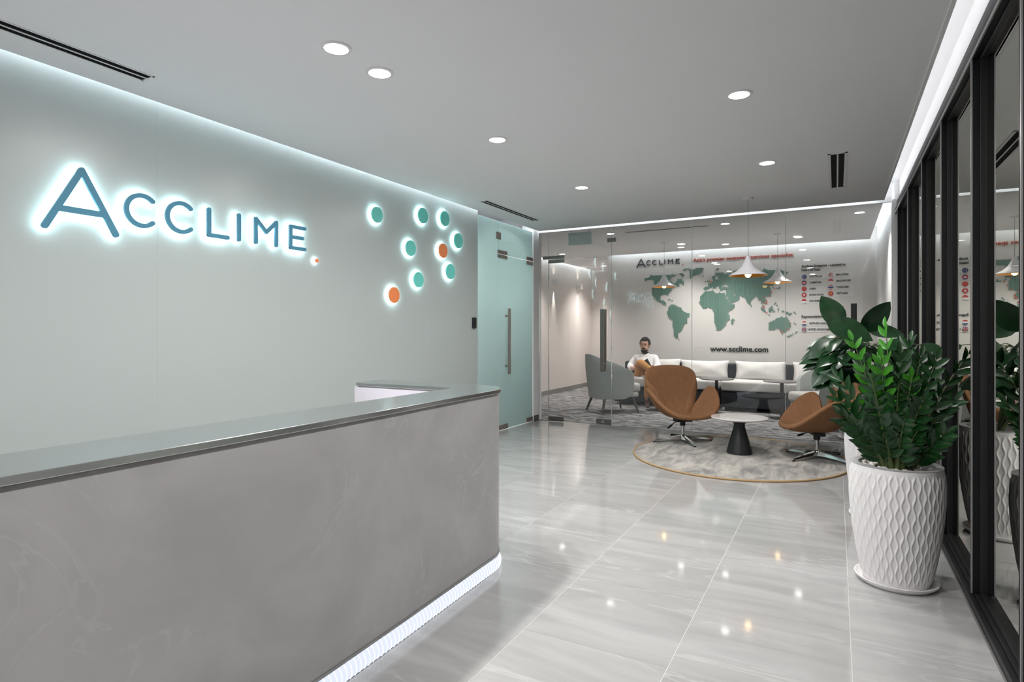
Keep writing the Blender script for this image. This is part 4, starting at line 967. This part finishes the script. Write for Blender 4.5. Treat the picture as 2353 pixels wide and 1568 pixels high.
skin_part('trousers', [((-3.03,10.56,.56),(.150,.120)),((-3.12,10.50,.59),.100),((-3.07,10.34,.68),.092),((-3.005,10.155,.775),.072),((-2.90,10.12,.70),.066),((-2.765,10.105,.620),.052),
 ((-2.95,10.50,.575),.098),((-2.88,10.30,.575),.086),((-2.82,10.09,.560),.072),((-2.855,10.10,.38),.064),((-2.885,10.14,.14),.052)],
 [(0,1),(1,2),(2,3),(3,4),(4,5),(0,6),(6,7),(7,8),(8,9),(9,10)], 'chino')
sh = skin_part('shoe', [((-2.885,10.175,.065),(.044,.044)),((-2.86,10.09,.050),(.044,.038)),((-2.82,9.98,.036),(.040,.026)),((-2.80,9.94,.032),(.030,.018))], [(0,1),(1,2),(2,3)], 'shoe')
sh2 = skin_part('shoe', [((-2.735,10.11,.610),(.040,.042)),((-2.69,10.07,.565),(.036,.040)),((-2.675,10.035,.530),(.026,.036)),((-2.67,10.015,.515),(.018,.028))], [(0,1),(1,2),(2,3)], 'shoe')
hr = MB().sphere(rel(HC+Vector((0,.020,.036))), .102, 22, 14, (.87,1.0,1.06)); me = hr.mesh('hair','hair',True,0)
bm = bmesh.new(); bm.from_mesh(me); c0 = Vector(rel(HC))
bmesh.ops.delete(bm, geom=[v for v in bm.verts if (v.co.y-c0.y < -.045 and v.co.z-c0.z < .075) or (v.co.y-c0.y < .015 and v.co.z-c0.z < .0) or v.co.z-c0.z < -.05], context='VERTS'); bm.to_mesh(me); bm.free()
o = part('hair', me, None, man); s = o.modifiers.new('solid','SOLIDIFY'); s.thickness = .010; s.offset = 1
bd = MB().sphere(rel(HC+Vector((0,-.030,-.078))), .066, 18, 12, (.86,1.0,.90)).mesh('beard','hair',True,0)
bm = bmesh.new(); bm.from_mesh(bd); bmesh.ops.delete(bm, geom=[v for v in bm.verts if v.co.z-c0.z > -.075 or v.co.y-c0.y > -.02], context='VERTS'); bm.to_mesh(bd); bm.free()
bo = part('beard', bd, None, man); s = bo.modifiers.new('solid','SOLIDIFY'); s.thickness = .008; s.offset = 1
part('moustache', MB().tube([rel(HC+Vector((x,-.094+abs(x)*.35,-.046-abs(x)*.25))) for x in (-.036,-.018,0,.018,.036)], [.005,.009,.009,.009,.005], 8), 'hair', man, smooth=True)
part('mouth', MB().tube([rel(HC+Vector((x,-.098+abs(x)*.3,-.063))) for x in (-.022,0,.022)], [.003,.006,.003], 8), 'shoe', man, smooth=True)
for sx in (-1,1):
    part('eye', MB().sphere(rel(HC+Vector((sx*.031,-.079,.008))), .011, 10, 8, (1.3,.7,.55)), 'hair', man, smooth=True)
    part('eyebrow', MB().tube([rel(HC+Vector((sx*x,-.092+abs(x)*.18,.030))) for x in (.014,.032,.050)], [.003,.005,.003], 6), 'hair', man, smooth=True)
# dark notebook in his hands
nb = thing('notebook', 'dark slim notebook held by the seated man', 'book', (-2.93,10.34,.72))
q = Matrix.Rotation(math.radians(-35),4,'Y') @ Matrix.Rotation(math.radians(-22),4,'X')
part('cover', MB().box(-.055,.055,-.006,-.003,-.10,.10).box(-.055,.055,.003,.006,-.10,.10).box(-.055,-.050,-.006,.006,-.10,.10).tf(q), 'matblack', nb)
part('pages', MB().box(-.050,.052,-.003,.003,-.095,.095).tf(q), 'flagw', nb)
